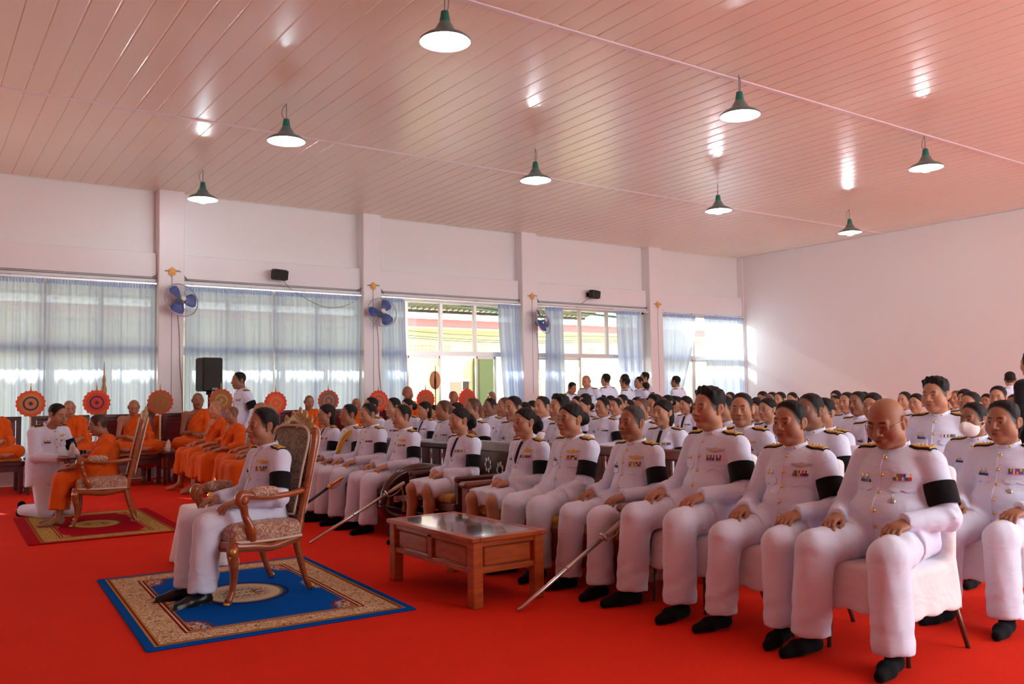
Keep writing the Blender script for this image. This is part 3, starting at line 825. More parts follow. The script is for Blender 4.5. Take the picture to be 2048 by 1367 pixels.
def add_trousers(root, J, f, cell, name='trousers', m=None):
    pts = [J[k][q] for k in ('hip', 'kn', 'an') for q in (-1, 1)]+[J['pel']-A(0, .1, 0)]
    lo, hi = box_of(pts, .14); s = Sdf(lo, hi, cell); th = 1+.13*f
    s.ell(J['pel']+A(0, .0, -.01), (.175+.02*f, .135, .09), 0)
    for q in (-1, 1):
        h, k, a = J['hip'][q], J['kn'][q], J['an'][q]
        s.cone(h, k, .099*th, .079*th, .03)
        if J['pose'] == 'kneel':
            s.cone(k, a, .078*th, .062, .02, cut=True)
        else:
            s.cone(k, a+(a-k)*.0, .078*th, .080*th, .02, cut=True, fl=((0, 1, 0), 1.16))
            s.cone(k+A(0, .030, 0), a+A(0, .060, 0), .050, .036, .010, cut=True)
            if J['pose'] == 'sit':
                for t, x in ((.62, .02), (.74, -.01), (.5, .0)): s.cone(h+(k-h)*t+A(-.05+x, -.01, .062), h+(k-h)*(t+.12)+A(.06, 0, .045), .018, .012, .03)
    s.ripple(.0022, lambda X, Y, Z: np.sin(Y*48+X*25+Z*12)*np.sin(X*35-Z*28)*np.clip((Y-.05)*4, 0, 1))
    if J['pose'] == 'sit':
        for q in (-1, 1):
            h = J['hip'][q]+(J['kn'][q]-J['hip'][q])*.45; k = J['kn'][q]+A(0, -.07, -.05)
            s.ripple(.0045, lambda X, Y, Z: np.exp(-((X-h[0])**2+(Y-h[1])**2+(Z-h[2]-.05)**2)/.018)*np.sin(62*(Y+.55*q*(X-h[0]))+9*np.sin(12*X)))
            s.ripple(.0050, lambda X, Y, Z: np.exp(-((X-k[0])**2+(Y-k[1])**2+(Z-k[2])**2)/.009)*np.sin(80*(Y+Z)+20*X))
            a = J['an'][q]+A(0, .01, .10)
            s.ripple(.0035, lambda X, Y, Z: np.exp(-((X-a[0])**2+(Y-a[1])**2)/.02-((Z-a[2])**2)/.012)*np.sin(70*Z+25*X+20*Y))
    V, F = s.net(); return mesh_obj(name, np_mesh(name, V, F, m or M_TRO), root)

def add_feet(root, J, kind='sock', cell=.009, top=True):
    for q in (-1, 1):
        a, t = J['an'][q], J['toe'][q]
        lo, hi = box_of([a, a+t, a-t*.3+A(0, 0, .07)], .07); s = Sdf(lo, hi, cell)
        s.cone(a+A(0, -.01, .06 if top else .0), a+A(0, -.01, -.03), .042, .040); tt = t/np.linalg.norm(t)*np.linalg.norm(t[:2]) if False else A(t[0], t[1], 0)
        g = A(a[0], a[1], .036)
        if J['pose'] == 'kneel':
            s.cone(a, a+A(0, -.04, -.05), .04, .036, .02); s.cone(a+A(0, -.05, -.03), a+A(0, -.01, -.045), .036, .035, .02)
        else:
            s.cone(g-tt*.18, g+tt*.55, .039, .041, .02, fl=((0, 0, 1), .95)); s.cone(g+tt*.55+A(0, 0, -.006), g+tt*1.05+A(0, 0, -.012), .041, .027, .02)
        if kind == 'shoe':
            s.cone(A(a[0], a[1], .008)-tt*.22, A(a[0], a[1], .008)+tt*1.12, .046, .036, .006, fl=((0, 0, 1), .35))
        s.plane((0, 0, -1), (0, 0, .003))
        V, F = s.net(); mesh_obj('sock' if kind == 'sock' else 'shoe', np_mesh('foot_cover', V, F, M_SOCK if kind == 'sock' else M_SHOE), root)

def add_skirt(root, J, f, cell):
    pts = [J['pel'], J['kn'][-1], J['kn'][1]]; lo, hi = box_of(pts, .16); s = Sdf(lo, hi, cell)
    s.ell(J['pel']+A(0, 0, 0), (.18, .14, .095), 0)
    for q in (-1, 1): s.cone(J['hip'][q], J['kn'][q]+A(0, .05, 0), .096, .082, .03)
    s.cone(J['pel']+A(0, .05, .02), (J['kn'][-1]+J['kn'][1])/2+A(0, .03, .02), .088, .066, .06)
    k = J['kn'][1]; s.plane((0, 1, -.25), (0, k[1]-.01, k[2]))
    V, F = s.net(); return mesh_obj('skirt', np_mesh('skirt', V, F, M_UNI), root)

def add_hair(root, style, hmat, wide, m=None, cell=.005):
    V, F = hair_geo(style, wide, cell); V = V@hmat[0].T+hmat[1]
    return mesh_obj('hair', np_mesh('hair', V, F, m or M_HAIR), root)
def add_glasses(root, hmat, wide):
    H = Matrix((hmat[0]).tolist()); c = Vector(hmat[1]); T = lambda x, y, z: H@Vector((x*wide, y, z))+c
    g = MB()
    for q in (-1, 1):
        g.tube([T(q*.033+.0245*math.cos(w), .0985-abs(q*.033+.0245*math.cos(w))*.16, .001+.0185*math.sin(w)) for w in np.linspace(0, 2*PI, 19)], .0016, 5)
        g.tube([T(q*.0575, .089, .006), T(q*.077, .05, .008), T(q*.083, -.01, .008), T(q*.082, -.03, -.008)], .0014, 5)
    g.tube([T(-.0085, .098, .004), T(0, .1005, .006), T(.0085, .098, .004)], .0016, 5)
    return g.obj('spectacles', M_SPEC, root)
def add_mask(root, hmat, wide):
    s = Sdf((-.09, -.02, -.14), (.09, .15, .03), .005)
    s.ell((0, .035, -.060), (.076*wide, .080, .066)); s.ell((0, .104, -.048), (.018, .024, .036), .025); s.plane((0, -1, .1), (0, .028, -.05)); s.plane((0, -.35, 1), (0, .10, -.008))
    V, F = s.net(); V = V@hmat[0].T+hmat[1]
    mk = mesh_obj('face_mask', np_mesh('face_mask', V, F, mat('white_mask_fabric', (.8, .79, .75), .9)), root, label='white face mask')
    H = Matrix(hmat[0].tolist()); c = Vector(hmat[1]); st = MB()
    for q in (-1, 1):
        for z in (-.022, -.085): st.tube([H@Vector((q*.068*wide, .045, z))+c, H@Vector((q*.086, -.008, -.01 if z > -.05 else -.03))+c], .0018, 5)
    st.obj('ear_loop', mat('white_mask_fabric', (.8, .79, .75), .9), mk)

def person(label, loc, rz=0., scale=1., pose='sit', sex='m', f=0., hair='short', stubble='short', wide=1., jaw=1., yaw=0., pitch=0., roll=0., glasses=False, mask=False,
           outfit='uniform', hands='knees', handmode='drape', tone=(1, 1, 1), closed=False, group=None, lod=0, hs=1., foot='sock', legs=True, hairmat=None, jk={}, **uk):
    J = joints(pose, hands=hands, f=f, **jk)
    hmat = head_matrix(J, yaw, pitch, roll, hs)
    fem = sex == 'f'
    face = head_geo(wide, jaw, stubble, 0., closed, (.0047, .0063, .008)[lod], fem)
    bare = ('legs',) if outfit == 'skirt' else ()
    V, F, C = body_mesh(J, None, face, hmat, bare=bare if lod < 2 else (), handmode=handmode, hcell=(.0048, .006, .008)[lod])
    root = mesh_obj('person', np_mesh('person', V, F, M_SKIN, col=C), None, loc, (0, 0, rz), label=label, cat='person', group=group)
    root.scale = (scale,)*3; root.color = (*tone, 1)
    cell = (.0115, .0155, .020)[lod]
    if hair: add_hair(root, hair, hmat, wide, hairmat, (.0058, .0075, .009)[lod])
    if glasses: add_glasses(root, hmat, wide)
    if mask: add_mask(root, hmat, wide)
    if outfit in ('uniform', 'skirt'):
        add_uniform(root, J, f, cell, hmat, female=fem, **uk)
        if legs:
            if outfit == 'skirt': add_skirt(root, J, f, cell)
            else: add_trousers(root, J, f, cell*1.15)
            add_feet(root, J, foot, cell=(.009, .013, .016)[lod], top=outfit != 'skirt')
    elif outfit == 'black':
        add_uniform(root, J, f, cell, hmat, black=True, armband=False, ep=None)
        add_trousers(root, J, f, cell, m=M_BLK); add_feet(root, J, 'shoe')
    return root, J, hmat
# ------------------------------------------------------------------ monks
def robe(root, J, cell, cover_right=False):
    """saffron robe over the left shoulder, right shoulder bare, with a skirt to the shins"""
    U, R, pose = J['U'], J['R'], J['pose']
    pts = [J[k][q] for k in ('sh', 'el', 'hip', 'kn', 'an') for q in (-1, 1)]+[J['wr'][-1], U((0, 0, .47))]
    lo, hi = box_of(pts, .14); s = Sdf(lo, hi, cell)
    s.ell(U((0, -.018, .29)), (.168, .128, .175), 0, R=R); s.ell(U((0, .02, .12)), (.165, .142, .15), .05, R=R)
    s.cone(U((-.13, -.024, .405)), U((.12, -.024, .405)), .064, .058, .05)
    s.ell(U((-.05, -.035, .435)), (.085, .07, .05), .03, R=R)
    s.ell(J['pel']+A(0, .015, .0), (.19, .155, .10), .05)
    # bare right shoulder: cut away above a slanting line from the neck to the right armpit
    if not cover_right:
        n = R@A(.80, .0, .60); s.plane(n, U((.045, 0, .40)))
    # sleeve of folds over the left arm
    a, e, w = J['sh'][-1], J['el'][-1], J['wr'][-1]
    s.cone(a+A(.01, 0, -.01), e, .078, .080, .04); s.cone(e, e+(w-e)*.55, .080, .075, .03, cut=True)
    s.cone(e+A(0, 0, -.02), e+A(.05, .06, -.17), .07, .05, .05)
    if cover_right:
        a, e, w = J['sh'][1], J['el'][1], J['wr'][1]
        s.cone(a, e, .076, .074, .04); s.cone(e, e+(w-e)*.4, .074, .07, .03, cut=True)
    # rolled edge running from the left shoulder across the chest, and a second one down the back
    f = [U((-.10, -.11, .37)), U((-.085, .0, .462)), U((-.02, .105, .36)), U((.075, .125, .23)), U((.15, .07, .11))]
    for i in range(4): s.cone(f[i], f[i+1], .030 if i else .034, .026, .014)
    b = [U((-.10, -.11, .37)), U((0, -.145, .30)), U((.12, -.10, .19)), U((.15, .07, .11))]
    for i in range(3): s.cone(b[i], b[i+1], .024, .024, .016)
    g = [U((-.13, .01, .455)), U((-.11, .10, .33)), U((-.09, .145, .17)), U((-.08, .17, .05))]
    for i in range(3): s.cone(g[i], g[i+1], .034, .036, .02)
    if pose == 'sit':
        for q in (-1, 1):
            h, k, an = J['hip'][q], J['kn'][q], J['an'][q]
            s.cone(h, k, .112, .092, .04); s.cone(k, k+(an-k)*(.66 if q > 0 else .74), .094, .105, .03, cut=True)
        kc = (J['kn'][-1]+J['kn'][1])/2; ac = (J['an'][-1]+J['an'][1])/2
        s.cone(J['pel']+A(0, .05, .02), kc+A(0, -.02, .0), .10, .075, .05); s.cone(kc+A(0, -.02, -.03), kc+(ac-kc)*.62, .085, .09, .06, cut=True)
        s.ripple(.0075, lambda X, Y, Z: np.sin(X*62+1.5*np.sin(Z*7)+Y*26)*np.clip((.50-Z)*6, 0, 1))
    elif pose == 'cross':
        for q in (-1, 1):
            h, k, an = J['hip'][q], J['kn'][q], J['an'][q]
            s.cone(h, k, .105, .085, .05); s.cone(k, k+(an-k)*.75, .082, .07, .04)
        s.ell(J['pel']+A(0, .20, -.02), (.22, .20, .075), .05); s.cone(J['kn'][-1]+A(0, 0, -.03), J['kn'][1]+A(0, 0, -.03), .06, .06, .05)
    up = lambda Z: np.clip((Z-J['pel'][2]-.02)*8, 0, 1)
    s.ripple(.0055, lambda X, Y, Z: np.sin(X*58+Z*34-Y*14+1.5*np.sin(Z*7+X*4))*up(Z))
    s.ripple(.0030, lambda X, Y, Z: np.sin(X*96+Z*22+Y*60+2*np.sin(Z*9))*up(Z))
    if pose == 'cross': s.ripple(.0055, lambda X, Y, Z: np.sin(Y*62+np.abs(X)*30+1.5*np.sin(X*9))*(1-up(Z)))
    else: s.ripple(.0035, lambda X, Y, Z: np.sin(Y*55+X*20)*np.clip((Y-.02)*6, 0, 1)*np.clip((Z-.45)*8, 0, 1)*(1-up(Z)))
    V, F = s.net(); return mesh_obj('robe', np_mesh('robe', V, F, M_ROBE), root)

def monk(label, loc, rz, scale=1., pose='cross', yaw=0., pitch=0., roll=0., hands='lap', handmode='lap', tone=(1, 1, 1), glasses=False, stubble='shaved', closed=True, wide=1., jaw=1., group=None, cover=False, lod=1, jk={}):
    J = joints(pose, hands=hands, **jk)
    hmat = head_matrix(J, yaw, pitch, roll)
    V, F, C = body_mesh(J, None, head_geo(wide, jaw, stubble, 0., closed, (.0048, .0063, .008)[lod]), hmat, bare=('legs', 'feet'), handmode=handmode, robe=True, hcell=(.0048, .006, .008)[lod])
    root = mesh_obj('person', np_mesh('person', V, F, M_SKIN, col=C), None, loc, (0, 0, rz), label=label, cat='person', group=group)
    root.scale = (scale,)*3; root.color = (*tone, 1)
    robe(root, J, (.012, .0155, .019)[lod], cover)
    if glasses: add_glasses(root, hmat, wide)
    return root, J, hmat

# ------------------------------------------------------------------ furniture materials
W_CARVE = wood('carved_teak', srgb(166, 86, 40), srgb(138, 66, 28), 3., .28)
W_TABLE = wood('varnished_table_wood', srgb(184, 92, 38), srgb(152, 70, 26), 3., .3)
W_SOFA = wood('varnished_sofa_wood', srgb(128, 58, 30), srgb(92, 36, 18), 3., .3)
W_DARK = wood('dark_rosewood', srgb(86, 34, 24), srgb(52, 20, 16), 3., .3)
W_MAR = wood('maroon_lacquered_wood', srgb(98, 30, 38), srgb(66, 18, 26), 2., .3)
M_GILT = mat('gilt_highlight', (.75, .45, .12), .3, metal=.7)
def brocade(name, base, pat, pat2, scale):
    if name in MATS: return MATS[name]
    m = mat(name, base, .8, sheen=.2); nt = m.node_tree; p = nt.nodes['Principled BSDF']
    tc = nt.nodes.new('ShaderNodeTexCoord')
    v = nt.nodes.new('ShaderNodeTexVoronoi'); v.inputs['Scale'].default_value = scale; v.feature = 'F1'
    n = nt.nodes.new('ShaderNodeTexNoise'); n.inputs['Scale'].default_value = scale*1.7; n.inputs['Detail'].default_value = 3; n.inputs['Distortion'].default_value = 2.5
    w = nt.nodes.new('ShaderNodeTexNoise'); w.inputs['Scale'].default_value = scale*.9; w.inputs['Detail'].default_value = 4; w.inputs['Distortion'].default_value = 4
    for t in (v, n, w): nt.links.new(tc.outputs['Object'], t.inputs['Vector'])
    r1 = nt.nodes.new('ShaderNodeValToRGB'); e = r1.color_ramp.elements; e[0].position = .44; e[0].color = (0, 0, 0, 1); e[1].position = .54; e[1].color = (1, 1, 1, 1)
    r2 = nt.nodes.new('ShaderNodeValToRGB'); e = r2.color_ramp.elements; e[0].position = .5; e[0].color = (0, 0, 0, 1); e[1].position = .62; e[1].color = (1, 1, 1, 1)
    nt.links.new(n.outputs['Fac'], r1.inputs[0]); nt.links.new(w.outputs['Fac'], r2.inputs[0])
    m1 = nt.nodes.new('ShaderNodeMix'); m1.data_type = 'RGBA'; m1.inputs[6].default_value = (*base, 1); m1.inputs[7].default_value = (*pat, 1)
    m2 = nt.nodes.new('ShaderNodeMix'); m2.data_type = 'RGBA'; m2.inputs[7].default_value = (*pat2, 1)
    mu = nt.nodes.new('ShaderNodeMath'); mu.operation = 'MULTIPLY'
    nt.links.new(r1.outputs[0], m1.inputs[0]); nt.links.new(m1.outputs[2], m2.inputs[6])
    nt.links.new(r2.outputs[0], mu.inputs[0]); mu.inputs[1].default_value = .8; nt.links.new(mu.outputs[0], m2.inputs[0]); nt.links.new(m2.outputs[2], p.inputs['Base Color'])
    return m
M_TAP = brocade('floral_tapestry', srgb(206, 182, 160)[:3], srgb(150, 104, 84)[:3], srgb(172, 112, 84)[:3], 15)
M_TAPD = brocade('floral_tapestry_back', srgb(140, 118, 98)[:3], srgb(92, 68, 52)[:3], srgb(160, 140, 116)[:3], 12)
M_GOLDB = brocade('gold_brocade', srgb(176, 128, 40)[:3], srgb(120, 78, 20)[:3], srgb(208, 160, 62)[:3], 22)
M_PIPE = mat('cream_piping', srgb(216, 196, 178)[:3], .7)

def cushion(name, c, d, m, parent, r=.04, puff=.02, cell=.012, R=None):
    h = np.array(d)/2; s = Sdf(-h-.05-puff, h+.05+puff, cell)
    X = s.ax[0][:, None, None]; Y = s.ax[1][None, :, None]; Z = s.ax[2][None, None, :]
    q = [np.abs(X)-h[0]+r, np.abs(Y)-h[1]+r, np.abs(Z)-h[2]+r-puff*np.clip(1-(X/h[0])**2, 0, 1)*np.clip(1-(Y/h[1])**2, 0, 1)]
    s.d = (np.sqrt(sum(np.maximum(x, 0)**2 for x in q))+np.minimum(np.maximum(np.maximum(q[0], q[1]), q[2]), 0)-r).astype(np.float32)
    V, F = s.net()
    if R is not None: V = V@np.array(R).T
    return mesh_obj(name, np_mesh(name, V+np.array(c), F, m), parent)

def louis_armchair(label, loc, rz):
    """sitter faces +Y; seat about .60 wide, .56 deep; gilt-touched carved frame"""
    t = empty('carved_armchair', loc, rz, label=label, cat='armchair')
    sw, sy0, sy1, sz = .30, -.26, .28, .40
    # legs
    for q in (-1, 1):
        f = bez([(q*(sw-.03), sy1-.02, .385), (q*(sw+.012), sy1+.015, .33), (q*(sw-.005), sy1-.005, .20), (q*(sw-.02), sy1+.0, .09), (q*(sw-.01), sy1+.03, .03), (q*(sw-.005), sy1+.045, .022)], 6)
        lg = MB().tube(f, lerps([.040, .043, .030, .022, .024, .026], len(f)), 10).obj('leg', W_CARVE, t)
        gl = MB(); dome(gl, (q*(sw+.045), sy1+.03, .34), (q, .6, .2), .022, .016); gl.tube(bez([(q*(sw+.03), sy1+.045, .31), (q*(sw+.012), sy1+.035, .26), (q*(sw), sy1+.025, .21)], 4), lerps([.010, .006, .003], 9), 6)
        gl.lathe([(.0, .0), (.026, .004), (.024, .016), (.0, .02)], 10, (q*(sw-.005), sy1+.05, .0)); gl.obj('gilt_carving', M_GILT, lg)
        b = bez([(q*(sw-.04), sy0+.02, .39), (q*(sw-.03), sy0-.01, .25), (q*(sw-.035), sy0-.06, .10), (q*(sw-.03), sy0-.10, .018)], 6)
        lg = MB().tube(b, lerps([.034, .028, .021, .022], len(b)), 10).obj('leg', W_CARVE, t)
        g2 = MB(); dome(g2, (q*(sw-.03), sy0-.115, .022), (0, -1, .3), .02, .016); g2.obj('gilt_carving', M_GILT, lg)
    # apron
    ap = MB()
    for q in (-1, 1):
        p = bez([(q*sw, sy1, .365), (q*(sw+.01), sy1*.45, .352), (q*(sw+.01), 0, .335), (q*(sw), sy0*.5, .352), (q*(sw-.02), sy0+.02, .37)], 6); ap.tube(p, lerps([.04, .034, .03, .032, .036], len(p)), 8)
    p = bez([(-sw, sy1, .365), (-.15, sy1+.02, .35), (0, sy1+.03, .325), (.15, sy1+.02, .35), (sw, sy1, .365)], 6); ap.tube(p, lerps([.04, .033, .04, .033, .04], len(p)), 8)
    p = [(-sw+.03, sy0, .37), (sw-.03, sy0, .37)]; ap.tube(p, .033, 8)
    ap.obj('apron', W_CARVE, t)
    # seat
    s = cushion('seat', (0, .01, .425), (.63, .57, .13), M_TAP, t, r=.05, puff=.03)
    pp = MB()
    e = [(-.318, -.26, .385), (-.32, .0, .38), (-.318, .27, .39), (-.16, .305, .375), (0, .315, .37), (.16, .305, .375), (.318, .27, .39), (.32, 0, .38), (.318, -.26, .385)]
    pp.tube(bez(e, 5), .010, 6); pp.obj('piping', M_PIPE, s)
    # arms
    for q in (-1, 1):
        a = bez([(q*.315, .15, .40), (q*.335, .165, .47), (q*.325, .205, .55), (q*.335, .225, .61), (q*.335, .26, .655), (q*.335, .245, .69), (q*.335, .18, .685), (q*.325, .02, .665), (q*.30, -.16, .665), (q*.27, -.30, .68)], 6)
        ar = MB().tube(a, lerps([.036, .031, .026, .030, .036, .034, .026, .022, .021, .022], len(a)), 10)
        for sd in (-1, 1): ar.lathe([(.0, .0), (.034, .003), (.03, .012), (.012, .018), (0, .02)], 12, (q*.335+sd*.026, .232, .662), M3r(0, sd*90, 0))
        ar = ar.obj('armrest', W_CARVE, t)
        cushion('arm_pad', (q*.328, .06, .70), (.075, .22, .05), M_TAP, ar, r=.022, puff=.012)
    # back: two stiles, crest, panel
    lean = .24; T = lambda x, z: (x, -.265-(z-.40)*lean, z)
    st = MB()
    for q in (-1, 1):
        p = bez([T(q*.27, .36), T(q*.262, .55), T(q*.27, .80), T(q*.262, 1.0), T(q*.235, 1.09)], 6); st.tube(p, lerps([.034, .026, .028, .030, .034], len(p)), 10)
    p = bez([T(-.25, .50), T(0, .485), T(.25, .50)], 6); st.tube(p, .024, 8)
    st.obj('back_frame', W_CARVE, t)
    cr = MB(); p = bez([T(-.25, 1.06), T(-.16, 1.10), T(-.08, 1.125), T(0, 1.16), T(.08, 1.125), T(.16, 1.10), T(.25, 1.06)], 6); cr.tube(p, lerps([.036, .034, .038, .046, .038, .034, .036], len(p)), 10)
    for k in range(-5, 6):
        z = 1.17-.0125*abs(k)**1.15; c = T(k*.04, z+.012)
        cr.lathe([(.0, -.012), (.03, -.006), (.027, .010), (.010, .026), (0, .03)], 8, c, M3r(90, 0, 0)); cr.lathe([(.0, -.012), (.03, -.006), (.027, .010), (.010, .026), (0, .03)], 8, c, M3r(-90, 0, 0))
        if abs(k) % 2 == 0: cr.tube(bez([T(k*.04, z), T(k*.043, z+.05), T(k*.043+.016, z+.072)], 4), lerps([.022, .017, .005], 9), 6)
    cr.obj('carved_crest', mat('gilt_bronze_carving', (.42, .27, .12), .4, metal=.35, bump=.6, bscale=60), t)
    b = cushion('backrest', T(0, .80), (.47, .085, .60), M_TAPD, t, r=.035, puff=0, R=M3(lean*.98, 0, 0))
    pp = MB(); c = [T(-.235, .52), T(-.24, .8), T(-.235, 1.07), T(0, 1.115), T(.235, 1.07), T(.24, .8), T(.235, .52), T(0, .505), T(-.235, .52)]
    for off in (.048, -.048): pp.tube([(x, y+off, z) for x, y, z in [tuple(u) for u in bez(c, 5)]], .009, 6)
    pp.obj('piping', M_PIPE, b)
    return t
def M3r(a, b, c): return Euler((math.radians(a), math.radians(b), math.radians(c))).to_matrix()

def coffee_table():
    t = empty('coffee_table', (3.168, 5.13, 0), label='brown wooden coffee table with glass top and panelled drawers, in front of the sofa', cat='table')
    LX, LY, H = .585, 1.165, .435; lx, ly = LX/2-.055, LY/2-.055
    for sx in (-1, 1):
        for sy in (-1, 1): MB().box((sx*lx, sy*ly, .205), (.075, .075, .41), bev=.006).obj('leg', W_TABLE, t)
    ap = MB()
    for sx in (-1, 1): ap.box((sx*lx, 0, .39), (.05, 2*ly, .035), bev=.004).box((sx*lx, 0, .225), (.05, 2*ly, .035), bev=.004).box((sx*(lx-.012), 0, .31), (.02, 2*ly, .16)).box((sx*lx, 0, .31), (.05, .05, .16))
    for sy in (-1, 1): ap.box((0, sy*ly, .39), (2*lx, .05, .035), bev=.004).box((0, sy*ly, .225), (2*lx, .05, .035), bev=.004).box((0, sy*(ly-.012), .31), (2*lx, .02, .16))
    ap.obj('apron', W_TABLE, t)
    for sx in (-1, 1):
        for sy in (-1, 1): MB().box((sx*(lx+.004), sy*.255, .308), (.024, .40, .115), bev=.008).obj('drawer_panel', W_TABLE, t)
    for sy in (-1, 1): MB().box((0, sy*(ly+.004), .308), (.36, .024, .115), bev=.008).obj('drawer_panel', W_TABLE, t)
    fr = MB(); w = .062
    for sx in (-1, 1): fr.box((sx*(LX/2-w/2), 0, .423), (w, LY, .028), bev=.005)
    for sy in (-1, 1): fr.box((0, sy*(LY/2-w/2), .423), (LX-2*w, w, .028), bev=.004)
    fr = fr.obj('top_frame', W_TABLE, t)
    MB().box((0, 0, .405), (LX-2*w+.02, LY-2*w+.02, .008)).obj('board', W_TABLE, fr)
    MB().box((0, 0, .4315), (LX-2*w, LY-2*w, .008)).obj('glass_top', mat('tinted_table_glass', (.16, .15, .15), .04, spec=.9, coat=1.), t)
    return t

def sofa():
    y0, y1, xf, xb = 4.09, 6.13, 3.77, 4.62
    t = empty('wooden_sofa', (4.2, (y0+y1)/2, 0), label='long wooden sofa with panelled arms and gold brocade seat, seating three officers', cat='sofa')
    cy = (y1-y0)/2; X = lambda x: x-4.2
    for q in (-1, 1):
        a = MB(); yy = q*(cy-.055)
        a.box((X(xf+.05), yy, .30), (.085, .11, .60), bev=.01).box((X(xb-.05), yy, .30), (.085, .11, .60), bev=.01)
        a.box((X((xf+xb)/2), yy, .585), (xb-xf+.06, .125, .05), bev=.02).box((X((xf+xb)/2), yy, .25), (xb-xf-.1, .04, .30)).box((X((xf+xb)/2), yy, .50), (xb-xf-.1, .05, .07))
        a.obj('armrest', W_SOFA, t)
    MB().box((X(xf+.06), 0, .23), (.04, 2*cy-.2, .20), bev=.006).box((X(xf+.06), 0, .35), (.06, 2*cy-.2, .04), bev=.006).obj('front_rail', W_SOFA, t)
    MB().box((X(4.2), 0, .31), (.75, 2*cy-.2, .05)).obj('seat_board', W_SOFA, t)
    bk = MB().box((X(xb-.02), 0, .86), (.06, 2*cy-.16, .08), bev=.012).box((X(xb-.02), 0, .42), (.05, 2*cy-.16, .06))
    bk = bk.obj('back_frame', W_SOFA, t)
    for k in range(12): MB().box((X(xb-.02), -cy+.2+k*(2*cy-.4)/11, .63), (.022, .11, .42)).obj('back_slat', W_SOFA, t)
    for k in range(3): cushion('seat_cushion', (X(4.17), (k-1)*(2*cy-.24)/3, .385), (.72, (2*cy-.26)/3, .115), M_GOLDB, t, r=.035, puff=.01, cell=.016)
    return t

def carved_bench():
    """dark rosewood bench with scrolled arms, for three officers; sitters face -X"""
    y0, y1 = 7.36, 9.62; cy = (y1-y0)/2
    t = empty('carved_bench', (4.15, (y0+y1)/2, 0), label='dark rosewood bench with sweeping scroll arms, seating three officers beyond the sofa', cat='bench')
    MB().box((0, 0, .40), (.74, 2*cy-.12, .05), bev=.01).obj('seat', W_DARK, t)
    MB().box((-.34, 0, .33), (.05, 2*cy-.16, .10), bev=.008).obj('apron', W_DARK, t)
    for q in (-1, 1):
        yy = q*(cy-.05)
        p = bez([(-.46, yy, .30), (-.40, yy, .47), (-.26, yy, .575), (-.05, yy, .615), (.16, yy, .59), (.36, yy, .58), (.44, yy, .66), (.47, yy, .80)], 6)
        a = MB().tube(p, lerps([.035, .045, .055, .058, .055, .05, .05, .055], len(p)), 10)
        p = bez([(-.46, yy, .31), (-.42, yy, .22), (-.30, yy, .15), (-.30, yy, .04)], 5); a.tube(p, lerps([.035, .045, .05, .055], len(p)), 8)
        p = bez([(.42, yy, .42), (.40, yy, .25), (.43, yy, .04)], 5); a.tube(p, .05, 8)
        a.box((-.05, yy, .49), (.5, .035, .16)).obj('armrest', W_DARK, t)
        MB().box((-.30, yy, .06), (.17, .14, .12), bev=.015).obj('foot', W_DARK, t)
        s = MB().box((.50, yy, .70), (.10, .10, .36), bev=.03).lathe([(0, -.07), (.075, -.06), (.08, 0), (.075, .06), (0, .07)], 16, (.50, yy, .90), M3r(90, 0, 0))
        s = s.obj('scroll_post', wood('red_rosewood', srgb(128, 48, 34), srgb(92, 32, 24), 3., .25), t)
        r = MB()
        for sd in (-1, 1): r.lathe([(.05, 0), (.045, .012), (.02, .02), (0, .022)], 14, (.50, yy+sd*.07, .90), M3r(-90*sd, 0, 0))
        r.obj('rosette', W_DARK, s)
    MB().box((0, 0, .155), (.05, 2*cy-.14, .05), bev=.008).obj('stretcher', W_DARK, t)
    MB().box((.50, 0, .80), (.06, 2*cy-.2, .08), bev=.02).box((.50, 0, .50), (.05, 2*cy-.2, .05)).obj('back_frame', W_DARK, t)
    for k in range(9): MB().box((.50, -cy+.22+k*(2*cy-.44)/8, .64), (.03, .16, .26), bev=.008).obj('back_panel', W_DARK, t)
    return t

def inlaid_chair():
    """mother-of-pearl inlaid armchair the woman in the front row sits on"""
    t = empty('inlaid_armchair', (4.2, 6.78, 0), label='dark carved armchair inlaid with mother-of-pearl and a grey marble top rail, beside the sofa', cat='armchair')
    for sx in (-1, 1):
        for sy in (-1, 1): MB().box((sx*.33, sy*.40, .20), (.07, .07, .40), bev=.012).obj('leg', W_DARK, t)
    MB().box((0, 0, .36), (.72, .86, .07), bev=.01).obj('seat_frame', W_DARK, t)
    cushion('seat_cushion', (-.03, 0, .425), (.66, .78, .07), M_GOLDB, t, r=.03, puff=.01, cell=.016)
    for q in (-1, 1):
        MB().box((0, q*.41, .60), (.68, .055, .05), bev=.015).box((-.30, q*.41, .49), (.05, .05, .20)).box((.05, q*.41, .49), (.3, .02, .18)).obj('armrest', W_DARK, t)
    bk = MB().box((.37, 0, .585), (.05, .86, .50), bev=.012).obj('backrest', W_DARK, t)
    MB().box((.36, 0, .835), (.07, .88, .10), bev=.015).obj('top_rail', mat('grey_marble', (.30, .28, .27), .25, noise=.3, nscale=9), t, label='grey marble top rail')
    m = mat('mother_of_pearl', (.55, .56, .56), .2, spec=.8); n = 0
    for fx in (.343, .397):
        for y, z in [(-.30, .66), (-.1, .62), (.1, .66), (.30, .62)]:
            fl = MB()
            for k in range(7):
                w = 2*PI*k/7; fl.lathe([(.0, 0), (.020, .002), (.012, .004), (0, .0045)], 6, (fx, y+.045*math.cos(w), z+.055*math.sin(w)), M3r(0, -90 if fx < .37 else 90, 0), sx=1.5)
            fl.obj('inlay', m, bk, kind='stuff')
    return t

